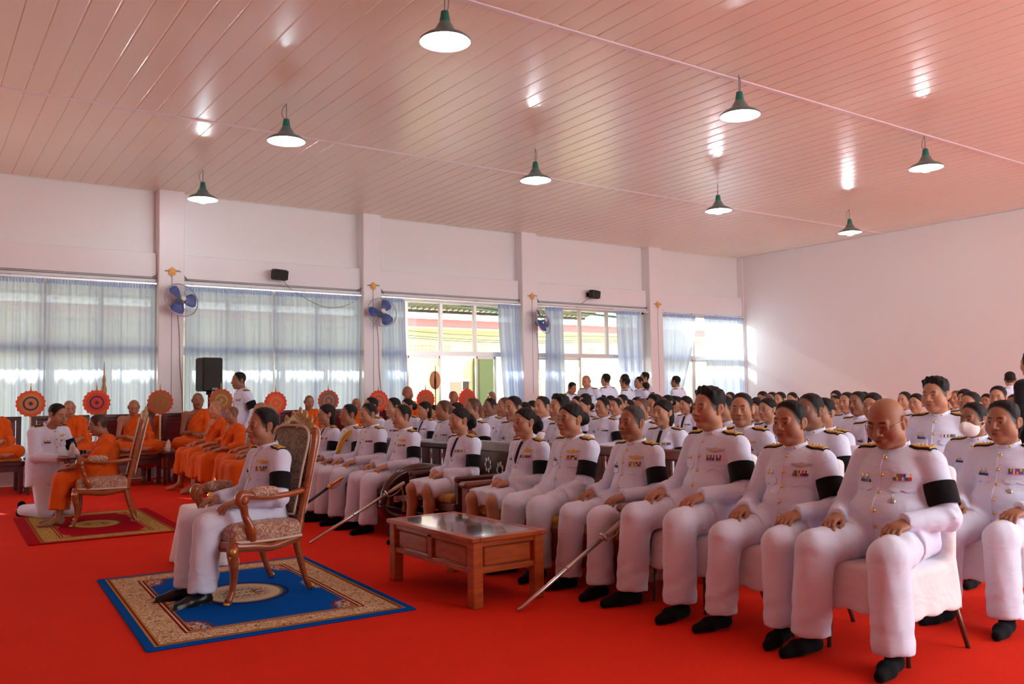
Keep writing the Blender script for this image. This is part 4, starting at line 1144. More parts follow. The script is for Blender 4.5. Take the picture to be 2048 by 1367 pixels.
M_COVER = cloth('white_chair_cover', (.80, .755, .77), .85, .2, fold=.45, fs=5.)
M_CLEG = mat('bronze_chair_leg', (.16, .10, .07), .35, metal=.6)
def covered_chair(label, loc, rz=PI/2, group=None):
    t = empty('banquet_chair', loc, rz, label=label, cat='chair', group=group)
    s = Sdf((-.33, -.36, .14), (.33, .33, 1.0), .013)
    X = s.ax[0][:, None, None]; Y = s.ax[1][None, :, None]; Z = s.ax[2][None, None, :]
    def rb(cx, cy, cz, hx, hy, hz, r, tx=0.):
        q = [np.abs(X-cx)-hx+r-tx*(.45-Z), np.abs(Y-cy+.10*np.clip(Z-.45, 0, 1))-hy+r-tx*(.45-Z), np.abs(Z-cz)-hz+r]
        return np.sqrt(sum(np.maximum(a, 0)**2 for a in q))+np.minimum(np.maximum(np.maximum(q[0], q[1]), q[2]), 0)-r
    d = rb(0, .02, .325, .222, .235, .125, .04, .12); b = rb(0, -.215, .58, .215, .045, .34, .04); 
    h = np.clip(.5+.5*(d-b)/.05, 0, 1); s.d = (d*(1-h)+b*h-.05*h*(1-h)).astype(np.float32)
    s.plane((0, 0, -1), (0, 0, .215))
    s.ripple(.006, lambda X, Y, Z: np.sin(X*42+Y*36+Z*6)*np.clip((.40-Z)*5, 0, 1))
    V, F = s.net(); mesh_obj('cover', np_mesh('cover', V, F, M_COVER), t)
    for sx in (-1, 1):
        MB().tube([(sx*.205, .225, .26), (sx*.215, .24, .0)], [.014, .012], 8).obj('leg', M_CLEG, t)
        MB().tube([(sx*.205, -.20, .26), (sx*.225, -.29, .0)], [.014, .012], 8).obj('leg', M_CLEG, t)
    return t

def sword(label, tip, hilt, dark=False):
    t = empty('sabre', tip, label=label, cat='sword'); a = Vector((0, 0, .008)); b = Vector(hilt)-Vector(tip); u = (b-a).normalized(); L = (b-a).length
    m = M_SHOE if dark else mat('steel_scabbard', (.62, .60, .58), .22, metal=.9)
    s = MB().tube([a, a+u*.03, a+u*L*.80], [.010, .013, .015], 10); s.obj('scabbard', m, t)
    MB().tube([a+u*L*.78, a+u*L*.80], .018, 10).tube([a+u*L*.45, a+u*L*.465], .0165, 10).obj('locket', M_BRASS if dark else M_SILV, t)
    g = MB().tube([a+u*L*.80, a+u*L*.815], .034, 12).obj('guard', M_BRASS if dark else M_SILV, t)
    MB().tube([a+u*L*.815, a+u*L*.97, a+u*L], [.014, .017, .014], 10).obj('grip', mat('ivory_grip', (.55, .5, .42), .5) if not dark else M_BRASS, t)
    sd = u.cross(Vector((0, 0, 1))).normalized(); 
    MB().tube(bez([a+u*L*.81, a+u*L*.84-sd*.035-Vector((0, 0, .045)), a+u*L*.93-Vector((0, 0, .05)), a+u*L*.99], 5), .005, 6).obj('knuckle_bow', M_BRASS if dark else M_SILV, t)
    return t
# ------------------------------------------------------------------ curtains, lamps, wall things
cm_ = bpy.data.materials.new('pale_blue_curtain'); cm_.use_nodes = True; nt = cm_.node_tree; nt.nodes.clear()
_o = nt.nodes.new('ShaderNodeOutputMaterial'); _a = nt.nodes.new('ShaderNodeBsdfDiffuse'); _b = nt.nodes.new('ShaderNodeBsdfTranslucent'); _c = nt.nodes.new('ShaderNodeBsdfTransparent'); _m1 = nt.nodes.new('ShaderNodeMixShader'); _m2 = nt.nodes.new('ShaderNodeMixShader')
_a.inputs[0].default_value = (.60, .70, .90, 1); _b.inputs[0].default_value = (.74, .84, .99, 1)
_m1.inputs[0].default_value = .66; _m2.inputs[0].default_value = .04
nt.links.new(_a.outputs[0], _m1.inputs[1]); nt.links.new(_b.outputs[0], _m1.inputs[2]); nt.links.new(_m1.outputs[0], _m2.inputs[1]); nt.links.new(_c.outputs[0], _m2.inputs[2]); nt.links.new(_m2.outputs[0], _o.inputs[0])
M_CURT = cm_
def curtain(x0, x1, b0, b1, label, pleat=.095, amp=.028, y=YN-.12, z0=.30, z1=3.30):
    w = x1-x0; n = max(5, int(w/pleat)); N = n*8; V, F = [], []; rows = 10; ph = random.random()*6
    if w < .9: N = int(w/.035)*4; n = N/8
    for r in range(rows+1):
        t = r/rows; z = z1+(z0-z1)*t; k = t*t*(3-2*t)
        for i in range(N+1):
            s = i/N; x = (x0+(x1-x0)*s)*(1-k)+(b0+(b1-b0)*s)*k
            a = amp*(.55+.6*t)*(1+.5*math.sin(s*n*1.7+ph))*(1.6 if w < .9 else 1)
            V.append((x+.012*t*math.sin(s*n*5.1+ph), y+a*math.sin(s*n*2*PI)+.012*math.sin(s*n*PI*.73+ph+2*t), z))
    for r in range(rows):
        for i in range(N): F.append((r*(N+1)+i, r*(N+1)+i+1, (r+1)*(N+1)+i+1, (r+1)*(N+1)+i))
    t = empty('curtain', ((x0+x1)/2, y, z0), label=label, cat='curtain', group=None)
    me = pydata('fabric', [(a-(x0+x1)/2, b-y, c-z0) for a, b, c in V], F, M_CURT, True); mesh_obj('fabric', me, t)
    hd = MB()
    for i in range(int(w/.045)): hd.box((x0+.022+i*.045-(x0+x1)/2, 0, z1-z0-.02), (.022, .05, .085), bev=.008)
    hd.obj('pinch_heading', M_CURT, t, kind='stuff')
    return t
curtain(-.32, 1.80, -.32, 1.80, 'drawn pale blue curtain nearest the altar end, beside the first seam')
curtain(1.83, 3.50, 1.83, 3.50, 'drawn pale blue curtain left of the first column, behind two fans')
curtain(3.99, 5.58, 3.99, 5.58, 'drawn pale blue curtain behind the black loudspeaker on a stand')
curtain(5.63, 7.36, 5.63, 7.30, 'drawn pale blue curtain under the wall speaker, before the second column')
curtain(7.82, 8.36, 7.82, 8.45, 'bunched pale blue curtain just right of the second column')
curtain(10.68, 11.24, 10.85, 11.30, 'bunched pale blue curtain ending the wide yellow-lit window')
curtain(12.0, 12.50, 11.95, 12.52, 'bunched pale blue curtain behind the third wall fan')
curtain(14.15, 14.98, 14.3, 15.0, 'gathered pale blue curtain behind the standing officers')
curtain(15.72, 16.95, 15.72, 16.15, 'sheer curtain swept aside to the fourth column')
curtain(17.28, 18.78, 17.35, 18.78, 'drawn pale blue curtain in the corner by the end wall')
for i, (a, b) in enumerate(bays):
    r = empty('curtain_rail', ((a+b)/2, YN-.12, 3.335), label='metal curtain rail over the %s window' % ('first', 'second', 'third', 'fourth', 'fifth')[i], cat='rail')
    MB().box((0, 0, 0), (b-a-.04, .03, .028)).obj('track', M_ALU, r)
    for k in range(4): MB().box((-(b-a)/2+.15+k*(b-a-.3)/3, .05, .015), (.04, .11, .02)).obj('bracket', mat('dark_bracket', (.12, .1, .09), .5), r)

M_SHADE = mat('green_enamel_shade', (.10, .17, .17), .35, coat=.4); M_SHIN = mat('white_enamel_inside', (.85, .85, .84), .35)
M_BULB = mat('lit_bulb', (1, 1, 1), .4, emit=(.93, .97, 1.0), estr=25)
M_GCAP = mat('green_lamp_cap', (.01, .16, .12), .4)
lampn = 0
for (x, y, z, lb) in [(3.91, 6.53, 4.50, 'white-lit enamel pendant lamp nearest the camera, cut by the top of the picture'), (7.84, 6.48, 4.50, 'enamel pendant lamp beside the front ceiling strip, second one along it'), (12.03, 6.6, 4.50, 'enamel pendant lamp beside the front ceiling strip, third one along it'),
                      (3.80, 10.2, 4.50, 'enamel pendant lamp above the monks, first below the rear ceiling strip'), (7.62, 10.15, 4.50, 'enamel pendant lamp above the third window, second along the rear strip'), (11.68, 10.2, 4.50, 'enamel pendant lamp in the middle of the hall, third along the rear strip'),
                      (15.66, 10.24, 4.50, 'enamel pendant lamp farthest back, last along the rear strip'), (3.81, 13.92, 4.50, 'enamel pendant lamp close to the curtained wall, beside the first column')]:
    t = empty('pendant_lamp', (x, y, z), random.random()*3, label=lb, cat='lamp')
    sh = MB(); pr = [(.235, .0), (.230, .016), (.185, .05), (.125, .078), (.095, .105), (.070, .15), (.048, .185)]
    sh.lathe(pr, 28, cap=False).m(1).lathe([(r-.006, zz-.002) for r, zz in pr][::-1], 28, cap=False)
    sh.obj('lamp_shade', [M_SHADE, M_SHIN], t)
    MB().lathe([(.0, .28), (.035, .28), (.04, .25), (.05, .19), (.05, .175)], 16, cap=False).obj('cap', M_GCAP, t)
    MB().lathe([(.0, -.060), (.05, -.052), (.078, -.02), (.08, .02), (.055, .075), (.03, .12)], 18, cap=False).obj('bulb', M_BULB, t)
    cd = MB().tube([(0, 0, .27), (0, 0, ZC-z-.017)], .006, 6).tube(bez([(.01, 0, .27), (.05, .01, .33), (.045, 0, .42), (.0, 0, .47)], 5), .005, 5)
    cd.obj('cord', M_GREYWIRE, t)
    l = light('pendant_light', 'POINT', (0, 0, .0), 270, (.86, .94, 1.0), shadow_soft_size=.07); l.parent = t

M_YBOX = mat('yellow_plastic', (.80, .42, .10), .5); M_FANB = mat('blue_fan_plastic', (.05, .09, .32), .35); M_CAGE = mat('fan_cage_wire', (.35, .38, .42), .4, metal=.4)
M_BLKP = mat('black_plastic', (.012, .012, .013), .5); M_WHP = mat('white_plastic', (.75, .75, .74), .4)
for i, (x, z, ry) in enumerate([(3.84, 3.04, .25), (7.67, 2.99, -.1), (11.66, 2.96, .45)]):
    t = empty('wall_fan', (x, YN-.20, z), label='blue three-bladed wall fan on the %s column' % ('first', 'second', 'third')[i], cat='fan')
    H = Matrix.Translation((.02, -.22, 0)) @ Matrix.Rotation(ry, 4, 'Z') @ Matrix.Rotation(-.30, 4, 'X') @ Matrix.Rotation(PI/2, 4, 'X')
    T = lambda p: H@Vector(p)
    cg = MB(); Rr = .30
    cg.tube([T((Rr*math.cos(w), Rr*math.sin(w), 0)) for w in np.linspace(0, 2*PI, 41)], 0.009, 6)
    for s_, dz in ((1, .085), (-1, -.09)):
        for k in range(36):
            w = 2*PI*k/36
            cg.tube([T((r*math.cos(w+ (1-r/Rr)*.5), r*math.sin(w+(1-r/Rr)*.5), s_*abs(dz)*math.sqrt(max(0, 1-(r/Rr)**2))*1.0)) for r in (.05, .14, .22, .27, Rr)], .0016, 3, cap=False)
        for r in (.10, .2): cg.tube([T((r*math.cos(w), r*math.sin(w), s_*abs(dz)*math.sqrt(1-(r/Rr)**2))) for w in np.linspace(0, 2*PI, 33)], .0018, 4)
    cg.obj('cage', M_CAGE, t)
    for k in range(3):
        V = []; w0 = 2*PI*k/3+i
        for r, wd, tw in ((.05, .05, .6), (.12, .10, .5), (.2, .125, .4), (.255, .10, .32), (.275, .04, .3)):
            for j in range(5):
                u = (j/4-.5)*2*wd; V.append(T((r*math.cos(w0)-u*math.sin(w0)*math.cos(tw), r*math.sin(w0)+u*math.cos(w0)*math.cos(tw), u*math.sin(tw)*.6)))
        V += [v+(H.to_3x3()@Vector((0, 0, -.004))) for v in V]
        F = []
        for a in range(4):
            for b in range(4): F.append((a*5+b, a*5+b+1, a*5+b+6, a*5+b+5)); F.append((25+a*5+b, 25+a*5+b+5, 25+a*5+b+6, 25+a*5+b+1))
        for a in range(4): F.append((a*5, a*5+5, 30+a*5, 25+a*5)); F.append((a*5+4, 29+a*5, 34+a*5, a*5+9))
        for b in range(4): F.append((b, 25+b, 26+b, b+1)); F.append((20+b, 21+b, 46+b, 45+b))
        mesh_obj('fan_blade', pydata('fan_blade', V, F, M_FANB, True), t)
    hb = MB(); hb.lathe([(0, .105), (.03, .10), (.045, .088), (.048, .07)], 20, M=None, c=(0, 0, 0)); hb.v = [tuple(T(v)) for v in hb.v]; hb.obj('hub_badge', M_WHP, t)
    hb = MB(); hb.lathe([(.0, -.18), (.055, -.175), (.07, -.14), (.07, -.09), (.045, -.06), (.03, .02), (0, .03)], 18); hb.v = [tuple(T(v)) for v in hb.v]; hb.obj('motor', mat('fan_motor_blue', (.10, .14, .28), .4), t)
    MB().tube(bez([T((0, 0, -.15)), (.0, -.02, -.14), (0, .0, -.17)], 5), .022, 8).box((0, .012, -.17), (.10, .025, .16), bev=.008).obj('wall_bracket', M_WHP, t)
    pw = MB().tube(bez([(.02, .015, -.25), (.05, .012, -.6), (.06, .012, -1.1), (.10, .0, -1.6), (.12, .01, -2.0)], 5), .006, 5); pw.obj('flex', M_GREYWIRE, t)
for i, (x, z) in enumerate([(3.76, 3.55), (7.61, 3.53), (11.56, 3.53), (15.5, 3.53)]):
    t = empty('junction_box', (x, YN-.195, z), label='yellow junction box high on the %s column' % ('first', 'second', 'third', 'fourth')[i], cat='box')
    MB().box((0, 0, 0), (.11, .05, .11), bev=.012).box((0, 0, .065), (.03, .03, .03)).box((0, 0, -.065), (.03, .03, .03)).obj('body', M_YBOX, t)
    MB().lathe([(0, .0), (.035, 0), (.03, .008), (0, .01)], 12, (0, -.025, 0), M3r(90, 0, 0)).obj('lid', M_YBOX, t)
    w = MB().tube(bez([(-.30, .13, -.10), (-.24, .12, -.06), (-.12, .02, .01), (-.05, .0, .01)], 5), .009, 6).tube(bez([(.05, 0, .01), (.12, .0, .02), (.24, .12, -.05), (.30, .13, -.12)], 5), .009, 6).tube([(0, .0, -.06), (.0, .012, -.3), (.0, .012, -2.2)], .004, 5)
    w.obj('conduit', M_GREYWIRE, t)
for i, (x, z) in enumerate([(5.62, 3.63), (13.33, 3.68)]):
    t = empty('wall_speaker', (x, YN-.18, z), label=('black wall speaker on the beam over the drawn curtains' if i == 0 else 'black wall speaker on the beam near the standing officers'), cat='speaker')
    q = Matrix.Rotation(.35, 4, 'Z')@Matrix.Rotation(.12, 4, 'X'); b = MB().box((.03, -.06, 0), (.30, .17, .20), bev=.03); b.v = [tuple(q@Vector(v)) for v in b.v]; b.obj('body', M_BLKP, t)
    b = MB().box((.03, -.15, 0), (.27, .012, .17), bev=.005); b.v = [tuple(q@Vector(v)) for v in b.v]; b.obj('grille', mat('dark_grille', (.02, .02, .02), .8), t)
    MB().tube([(0, .15, 0), (0, .0, 0)], .022, 8).box((0, .13, 0), (.09, .02, .09)).obj('bracket', M_BLKP, t)
    pts = [(-.02, .02, -.08), (-.20, .13, -.22)] if i else [(.12, -.05, -.1), (.35, .05, -.28), (.9, .0, -.55), (1.3, .0, -.55), (1.7, .1, -.38)]
    MB().tube(bez(pts, 6), .006, 5).obj('speaker_cable', M_GREYWIRE, t)
t = empty('loudspeaker', (4.30, 15.25, 0), .12, label='black loudspeaker on a pole stand between two orange fans', cat='speaker')
MB().box((0, 0, 1.75), (.36, .33, .58), bev=.025).obj('cabinet', M_BLKP, t)
MB().box((0, -.17, 1.76), (.32, .015, .52), bev=.006).obj('grille', mat('dark_grille', (.02, .02, .02), .8), t)
MB().box((.03, -.18, 1.50), (.10, .006, .04)).obj('name_plate', mat('grey_plate', (.25, .24, .23), .5), t)
st = MB().tube([(0, 0, .2), (0, 0, 1.46)], .02, 10).lathe([(.05, 1.40), (.05, 1.46)], 12)
st.obj('pole', M_BLKP, t)
for k in range(3):
    w = 2*PI*k/3+.5; MB().tube([(0, 0, .55), (.42*math.cos(w), .42*math.sin(w), .012)], .012, 6).tube([(0, 0, .25), (.24*math.cos(w), .24*math.sin(w), .25)], .008, 6).obj('leg', M_BLKP, t)
sk = empty('wall_socket', (11.72, YN-.19, 1.22), label='yellow wall socket with black plug on the third column', cat='socket')
MB().box((0, 0, 0), (.08, .035, .14), bev=.006).obj('plate', M_YBOX, sk); MB().box((.10, -.01, -.02), (.05, .05, .05), bev=.01).tube(bez([(.10, -.01, -.04), (.15, 0, -.2), (.22, 0, -.3), (.12, 0, -.42), (.0, 0, -.3)], 6), .006, 5).obj('plug', M_BLKP, sk)

# ------------------------------------------------------------------ rugs
class NT:
    def __init__(s, m): s.t = m.node_tree
    def n(s, k, **kw):
        x = s.t.nodes.new(k)
        for a, b in kw.items(): setattr(x, a, b)
        return x
    def v(s, inp, val):
        if isinstance(val, bpy.types.NodeSocket): s.t.links.new(val, inp)
        else: inp.default_value = val
    def m(s, op, a, b=0., c=None):
        x = s.n('ShaderNodeMath', operation=op); s.v(x.inputs[0], a); s.v(x.inputs[1], b)
        if c is not None: s.v(x.inputs[2], c)
        return x.outputs[0]
    def mix(s, f, a, b):
        x = s.n('ShaderNodeMix', data_type='RGBA'); s.v(x.inputs[0], f)
        s.v(x.inputs[6], a if isinstance(a, bpy.types.NodeSocket) else (*a[:3], 1)); s.v(x.inputs[7], b if isinstance(b, bpy.types.NodeSocket) else (*b[:3], 1)); return x.outputs[2]
    def band(s, x, a, b): return s.m('MULTIPLY', s.m('GREATER_THAN', x, a), s.m('LESS_THAN', x, b))
def rug_material(name, hw, hl, field, border, guard, motif, dark, deep, medal_r):
    m = mat(name, field, .95, spec=.03); g = NT(m); p = m.node_tree.nodes['Principled BSDF']
    tc = g.n('ShaderNodeTexCoord'); sp = g.n('ShaderNodeSeparateXYZ'); g.v(sp.inputs[0], tc.outputs['Object'])
    ax, ay = g.m('ABSOLUTE', sp.outputs[0]), g.m('ABSOLUTE', sp.outputs[1])
    e = g.m('MINIMUM', g.m('SUBTRACT', hw, ax), g.m('SUBTRACT', hl, ay))
    # mirrored floral scroll
    cb = g.n('ShaderNodeCombineXYZ'); g.v(cb.inputs[0], ax); g.v(cb.inputs[1], ay)
    n1 = g.n('ShaderNodeTexNoise'); n1.inputs['Scale'].default_value = 21; n1.inputs['Detail'].default_value = 3; n1.inputs['Distortion'].default_value = 2.2; g.v(n1.inputs['Vector'], cb.outputs[0])
    n2 = g.n('ShaderNodeTexVoronoi'); n2.inputs['Scale'].default_value = 26; g.v(n2.inputs['Vector'], cb.outputs[0])
    n3 = g.n('ShaderNodeTexNoise'); n3.inputs['Scale'].default_value = 40; n3.inputs['Distortion'].default_value = 1.5; g.v(n3.inputs['Vector'], cb.outputs[0])
    scroll = g.band(n1.outputs['Fac'], .50, .60); scroll2 = g.m('GREATER_THAN', n3.outputs['Fac'], .635); dots = g.m('LESS_THAN', n2.outputs['Distance'], .28); scroll3 = g.m('LESS_THAN', n1.outputs['Fac'], .36)
    flor = g.mix(scroll, guard, motif); flor = g.mix(scroll2, flor, dark); flor = g.mix(scroll3, flor, deep); flor = g.mix(g.m('MULTIPLY', dots, scroll2), flor, motif)
    inner = g.mix(scroll, guard, deep); inner = g.mix(scroll2, inner, motif); inner = g.mix(dots, inner, dark)
    # corner sprays and side sprays in the field
    u, w = g.m('DIVIDE', ax, hw), g.m('DIVIDE', ay, hl)
    cd = g.m('ADD', g.m('POWER', g.m('SUBTRACT', .66, u), 2), g.m('POWER', g.m('SUBTRACT', .70, w), 2))
    spray = g.m('LESS_THAN', g.m('ADD', cd, g.m('MULTIPLY', g.m('SUBTRACT', n3.outputs['Fac'], .5), .09)), .024)
    sd = g.m('ADD', g.m('POWER', g.m('MULTIPLY', g.m('SUBTRACT', .62, u), 2.2), 2), g.m('POWER', g.m('MULTIPLY', w, 1.3), 2))
    spray2 = g.m('LESS_THAN', g.m('ADD', sd, g.m('MULTIPLY', g.m('SUBTRACT', n3.outputs['Fac'], .5), .08)), .03)
    col = g.mix(g.m('MAXIMUM', spray, spray2), field, inner)
    rl = g.m('SUBTRACT', cd, .034); col = g.mix(g.m('LESS_THAN', g.m('ABSOLUTE', rl), .0035), col, deep)
    r = g.m('SQRT', g.m('ADD', g.m('POWER', g.m('DIVIDE', sp.outputs[0], medal_r), 2), g.m('POWER', g.m('DIVIDE', sp.outputs[1], medal_r*1.15), 2)))
    for a, b, c in ((.93, 1.0, dark), (.86, .93, field), (.80, .86, motif), (.0, .80, guard)): col = g.mix(g.band(r, a, b), col, c)
    col = g.mix(g.m('LESS_THAN', g.m('ADD', r, g.m('MULTIPLY', g.m('SUBTRACT', n3.outputs['Fac'], .5), .8)), .52), col, inner)
    for a, b, c in ((.0, .05, border), (.05, .063, motif), (.063, .075, deep), (.075, .085, motif), (.085, .24, None), (.24, .255, deep), (.255, .265, guard), (.265, .28, deep), (.28, .288, motif)):
        col = g.mix(g.band(e, a, b), col, flor if c is None else c)
    g.v(p.inputs['Base Color'], col)
    nb = g.n('ShaderNodeTexNoise'); nb.inputs['Scale'].default_value = 300; g.v(nb.inputs['Vector'], tc.outputs['Object'])
    bp = g.n('ShaderNodeBump'); bp.inputs['Strength'].default_value = .4; bp.inputs['Distance'].default_value = .004; g.v(bp.inputs['Height'], nb.outputs['Fac']); g.v(p.inputs['Normal'], bp.outputs[0])
    return m
mb = MB().box((0, 0, .006), (1.56, 2.16, .012), bev=.005)
mb.obj('rug', rug_material('blue_rug_weave', .78, 1.08, srgb(2, 84, 178)[:3], srgb(2, 78, 165)[:3], srgb(222, 204, 172)[:3], srgb(176, 132, 62)[:3], srgb(40, 44, 78)[:3], srgb(120, 34, 28)[:3], .30), None, (1.90, 5.915, 0), (0, 0, math.radians(-3.2)), label='blue rug with cream floral border under the seated officer\'s armchair', cat='rug')
mb.obj('rug', rug_material('red_rug_weave', .71, 1.10, srgb(160, 4, 30)[:3], srgb(160, 6, 30)[:3], srgb(196, 166, 96)[:3], srgb(150, 112, 46)[:3], srgb(92, 58, 36)[:3], srgb(150, 26, 36)[:3], .30), None, (1.70, 10.22, 0), (0, 0, math.radians(-2.0)), label='crimson rug with gold floral border under the elder monk\'s armchair', cat='rug').scale = (.91, 1.02, 1)

# ------------------------------------------------------------------ monks' dais: seats, side tables, fans
def monk_seat():
    t = empty('monk_seat', (0, 0, 0), cat='seat', group='maroon seats on the monks\' side')
    for sx in (-1, 1):
        for sy in (-1, 1): MB().box((sx*.345, sy*.33, .20), (.06, .06, .40), bev=.006).obj('leg', W_MAR, t)
    MB().box((0, 0, .435), (.78, .76, .07), bev=.012).box((0, -.34, .36), (.66, .03, .08)).obj('seat_board', W_MAR, t)
    bk = MB().box((0, .40, .62), (.82, .05, .10), bev=.01).box((0, .40, 1.075), (.82, .055, .06), bev=.01).box((-.375, .40, .80), (.07, .05, .60), bev=.01).box((.375, .40, .80), (.07, .05, .60), bev=.01).obj('back_frame', W_MAR, t)
    MB().box((0, .405, .85), (.66, .02, .40), bev=.006).obj('back_panel', wood('maroon_panel', srgb(128, 50, 62), srgb(98, 34, 44), 2., .3), t)
    cushion('seat_cushion', (0, -.02, .495), (.72, .70, .05), M_GOLDB, t, r=.022, puff=.012, cell=.018)
    return t
ms = monk_seat(); seat_x = [1.05, 2.0, 2.95, 3.92, 4.88, 5.86, 6.83, 7.85, 8.84, 9.80]
onames = ['first', 'second', 'third', 'fourth', 'fifth', 'sixth', 'seventh', 'eighth', 'ninth', 'tenth']
for i, x in enumerate(seat_x):
    o = ms if i == 0 else copy_tree(ms); o.location = (x, 14.76, 0)
    o['label'] = 'maroon wooden monk seat with panelled back, %s along the curtained wall' % onames[i]
def side_table():
    t = empty('side_table', (0, 0, 0), cat='table', group='small side tables between the monk seats')
    MB().box((0, 0, .50), (.20, .42, .03), bev=.006).box((0, 0, .45), (.16, .36, .05)).obj('table_top', W_MAR, t)
    for sx in (-1, 1):
        for sy in (-1, 1): MB().box((sx*.07, sy*.16, .22), (.035, .035, .44)).obj('leg', W_MAR, t)
    return t
sd0 = side_table(); fan_x = [1.55, 2.46, 3.41, 4.39, 5.34, 6.33, 7.34, 8.36, 9.32]
for i, x in enumerate(fan_x[:6]):
    o = sd0 if i == 0 else copy_tree(sd0); o.location = (x-.02, 14.30, 0)
    o['label'] = 'narrow dark maroon side table between monk seats, %s along the wall' % onames[i]
M_WATER = mat('water_bottle_plastic', (.72, .76, .82), .15, spec=.6); M_BCAP = mat('blue_bottle_cap', (.05, .12, .5), .4); M_BLAB = mat('white_bottle_label', (.8, .8, .82), .5)
def bottle(loc, label, h=.20):
    t = empty('water_bottle', loc, label=label, cat='bottle'); k = h/.2
    MB().lathe([(0, 0), (.032, .002), (.034, .02), (.031, .05), (.034, .08), (.034, .13), (.028, .155), (.014, .18), (.013, .188)], 14).obj('body', M_WATER, t)
    MB().lathe([(.0345, .06), (.0345, .11)], 14, cap=False).obj('label_band', M_BLAB, t)
    MB().lathe([(.015, .186), (.015, .20), (0, .201)], 12).obj('bottle_cap', M_BCAP, t); t.scale = (k,)*3; return t
for i, x in enumerate((2.44, 3.39, 6.31)): bottle((x, 14.22, .5155), 'small water bottle on the %s side table of the monks' % ('second', 'third', 'sixth')[i])
for i, x in enumerate((2.44, 3.39, 1.53)):
    t = empty('lidded_cup', (x, 14.38, .5155), label='small white lidded cup on the %s side table of the monks' % ('second', 'third', 'first')[i], cat='cup')
    MB().lathe([(0, 0), (.03, .002), (.038, .03), (.04, .07)], 14).obj('body', M_WHP, t); MB().lathe([(.042, .07), (.03, .085), (.008, .092), (.008, .10), (0, .104)], 14).obj('lid', M_BRASS, t)
def talipot(x, label, c1, c2, c3, z, y=14.62, r=.205):
    t = empty('ceremonial_fan', (x, y, 0), label=label, cat='fan', group=None)
    n = 18; V = [(0, -.012, 0)]; 
    def ring(rr, yy, sc): return [(rr*(1+sc*(1-abs(math.cos(k*PI/8))))*math.cos(2*PI*k/(n*8)), yy, rr*(1+sc*(1-abs(math.cos(k*PI/8))))*math.sin(2*PI*k/(n*8))) for k in range(n*8)]
    N = n*8
    def disc(name, rr, y0, y1, sc, m, parent):
        a, b = ring(rr, y0, sc), ring(rr, y1, sc); v = [(0, y0, 0)]+a+[(0, y1, 0)]+b
        f = [(0, 1+k, 1+(k+1) % N) for k in range(N)]+[(N+1, N+2+(k+1) % N, N+2+k) for k in range(N)]+[(1+k, N+2+k, N+2+(k+1) % N, 1+(k+1) % N) for k in range(N)]
        me = pydata(name, [(p[0], p[1], p[2]+z) for p in v], f, m); return mesh_obj(name, me, parent)
    d = disc('fan_disc', r*.93, -.012, .012, .09, c1, t)
    disc('petal_ring', r*.72, -.016, .016, .10, c2, d); disc('inner_ring', r*.52, -.020, .020, 0, c3, d); disc('centre', r*.40, -.024, .024, 0, c2, d); disc('boss', r*.14, -.028, .028, 0, c3, d)
    MB().tube([(0, .0, z+r), (0, 0, z+r+.06), (0, 0, z+r+.11)], [.012, .007, .002], 8).obj('finial', M_GILT, t)
    po = MB().tube([(0, 0, .0), (0, 0, z-r*.95)], .012, 8); po.obj('pole', mat('white_gold_pole', (.72, .58, .42), .4), t)
    MB().lathe([(.09, 0), (.09, .02), (.02, .05), (.02, .12)], 14).obj('base', M_GILT, t)
    return t
emb = lambda n, c, g: mat('embroidered_'+n, srgb(*c), .7, sheen=.2, noise=.35, nscale=70, bump=.4, bscale=90)
OR, OD, RD, GN, NV, BL, TN = emb('orange', (222, 88, 40), 0), emb('deep_orange', (196, 70, 36), 0), emb('scarlet', (214, 60, 40), 0), emb('olive_gold', (140, 110, 48), 0), emb('indigo', (64, 52, 92), 0), emb('grey_blue', (96, 104, 98), 0), emb('tan', (200, 130, 70), 0)
fcol = [(OR, TN, NV, 1.30), (OR, RD, NV, 1.30), (OD, GN, OD, 1.29), (OD, GN, TN, 1.30), (RD, OR, TN, 1.24), (OD, BL, OR, 1.26), (RD, OR, BL, 1.24), (RD, OD, GN, 1.25), (RD, RD, GN, 1.25)]
fl_ = ['tan-centred orange scalloped fan behind the kneeling officer', 'indigo-ringed orange scalloped fan beside the tall gilt spire', 'olive-patterned brown-orange scalloped fan in front of the first column', 'olive-patterned scalloped fan beside the black loudspeaker', 'scarlet scalloped fan behind the walking officer', 'grey-ringed orange scalloped fan before the second curtain seam', 'scarlet scalloped fan with grey ring in front of the second column', 'scarlet and olive scalloped fan against the open yellow-lit window', 'plain scarlet scalloped fan nearest the green pillar']
for x, c, l in zip(fan_x, fcol, fl_): talipot(x, l, *c, y=14.86)
t = empty('gilt_spire', (2.63, 15.25, 0), label='tall slender gilt spire standing by the curtain behind the fans', cat='ornament')
MB().lathe([(.0, 1.98), (.006, 1.93), (.012, 1.75), (.03, 1.66), (.022, 1.60), (.045, 1.50), (.035, 1.42), (.055, 1.30), (.05, 1.15), (.03, 1.0)][::-1], 12).obj('spire', mat('tarnished_gilt', (.45, .27, .12), .5, metal=.4, bump=.5, bscale=60), t)
MB().tube([(0, 0, 0.03), (0, 0, 1.02)], .014, 8).lathe([(.12, 0), (.12, .03), (.02, .06)], 14).obj('stand', M_GILT, t)
t = empty('oval_fan', (8.83, 15.30, 0), label='plain translucent orange oval fan with black handle before the open window', cat='fan')
s_ = MB(); s_.lathe([(0, -.006), (.125, -.006), (.125, .006), (0, .006)], 32, (0, 0, 1.64), M3r(90, 0, 0), sx=1, sy=1.5); s_.obj('leaf', mat('orange_silk', (.85, .38, .16), .6), t)
MB().tube([(0, -.015, .02), (0, -.015, 1.4), (0, -.015, 1.62), (0, -.015, 1.72), (0, -.015, 1.93)], [.010, .010, .028, .012, .005], 8).lathe([(.10, 0), (.10, .02), (.02, .04)], 12).obj('handle', M_BLKP, t)
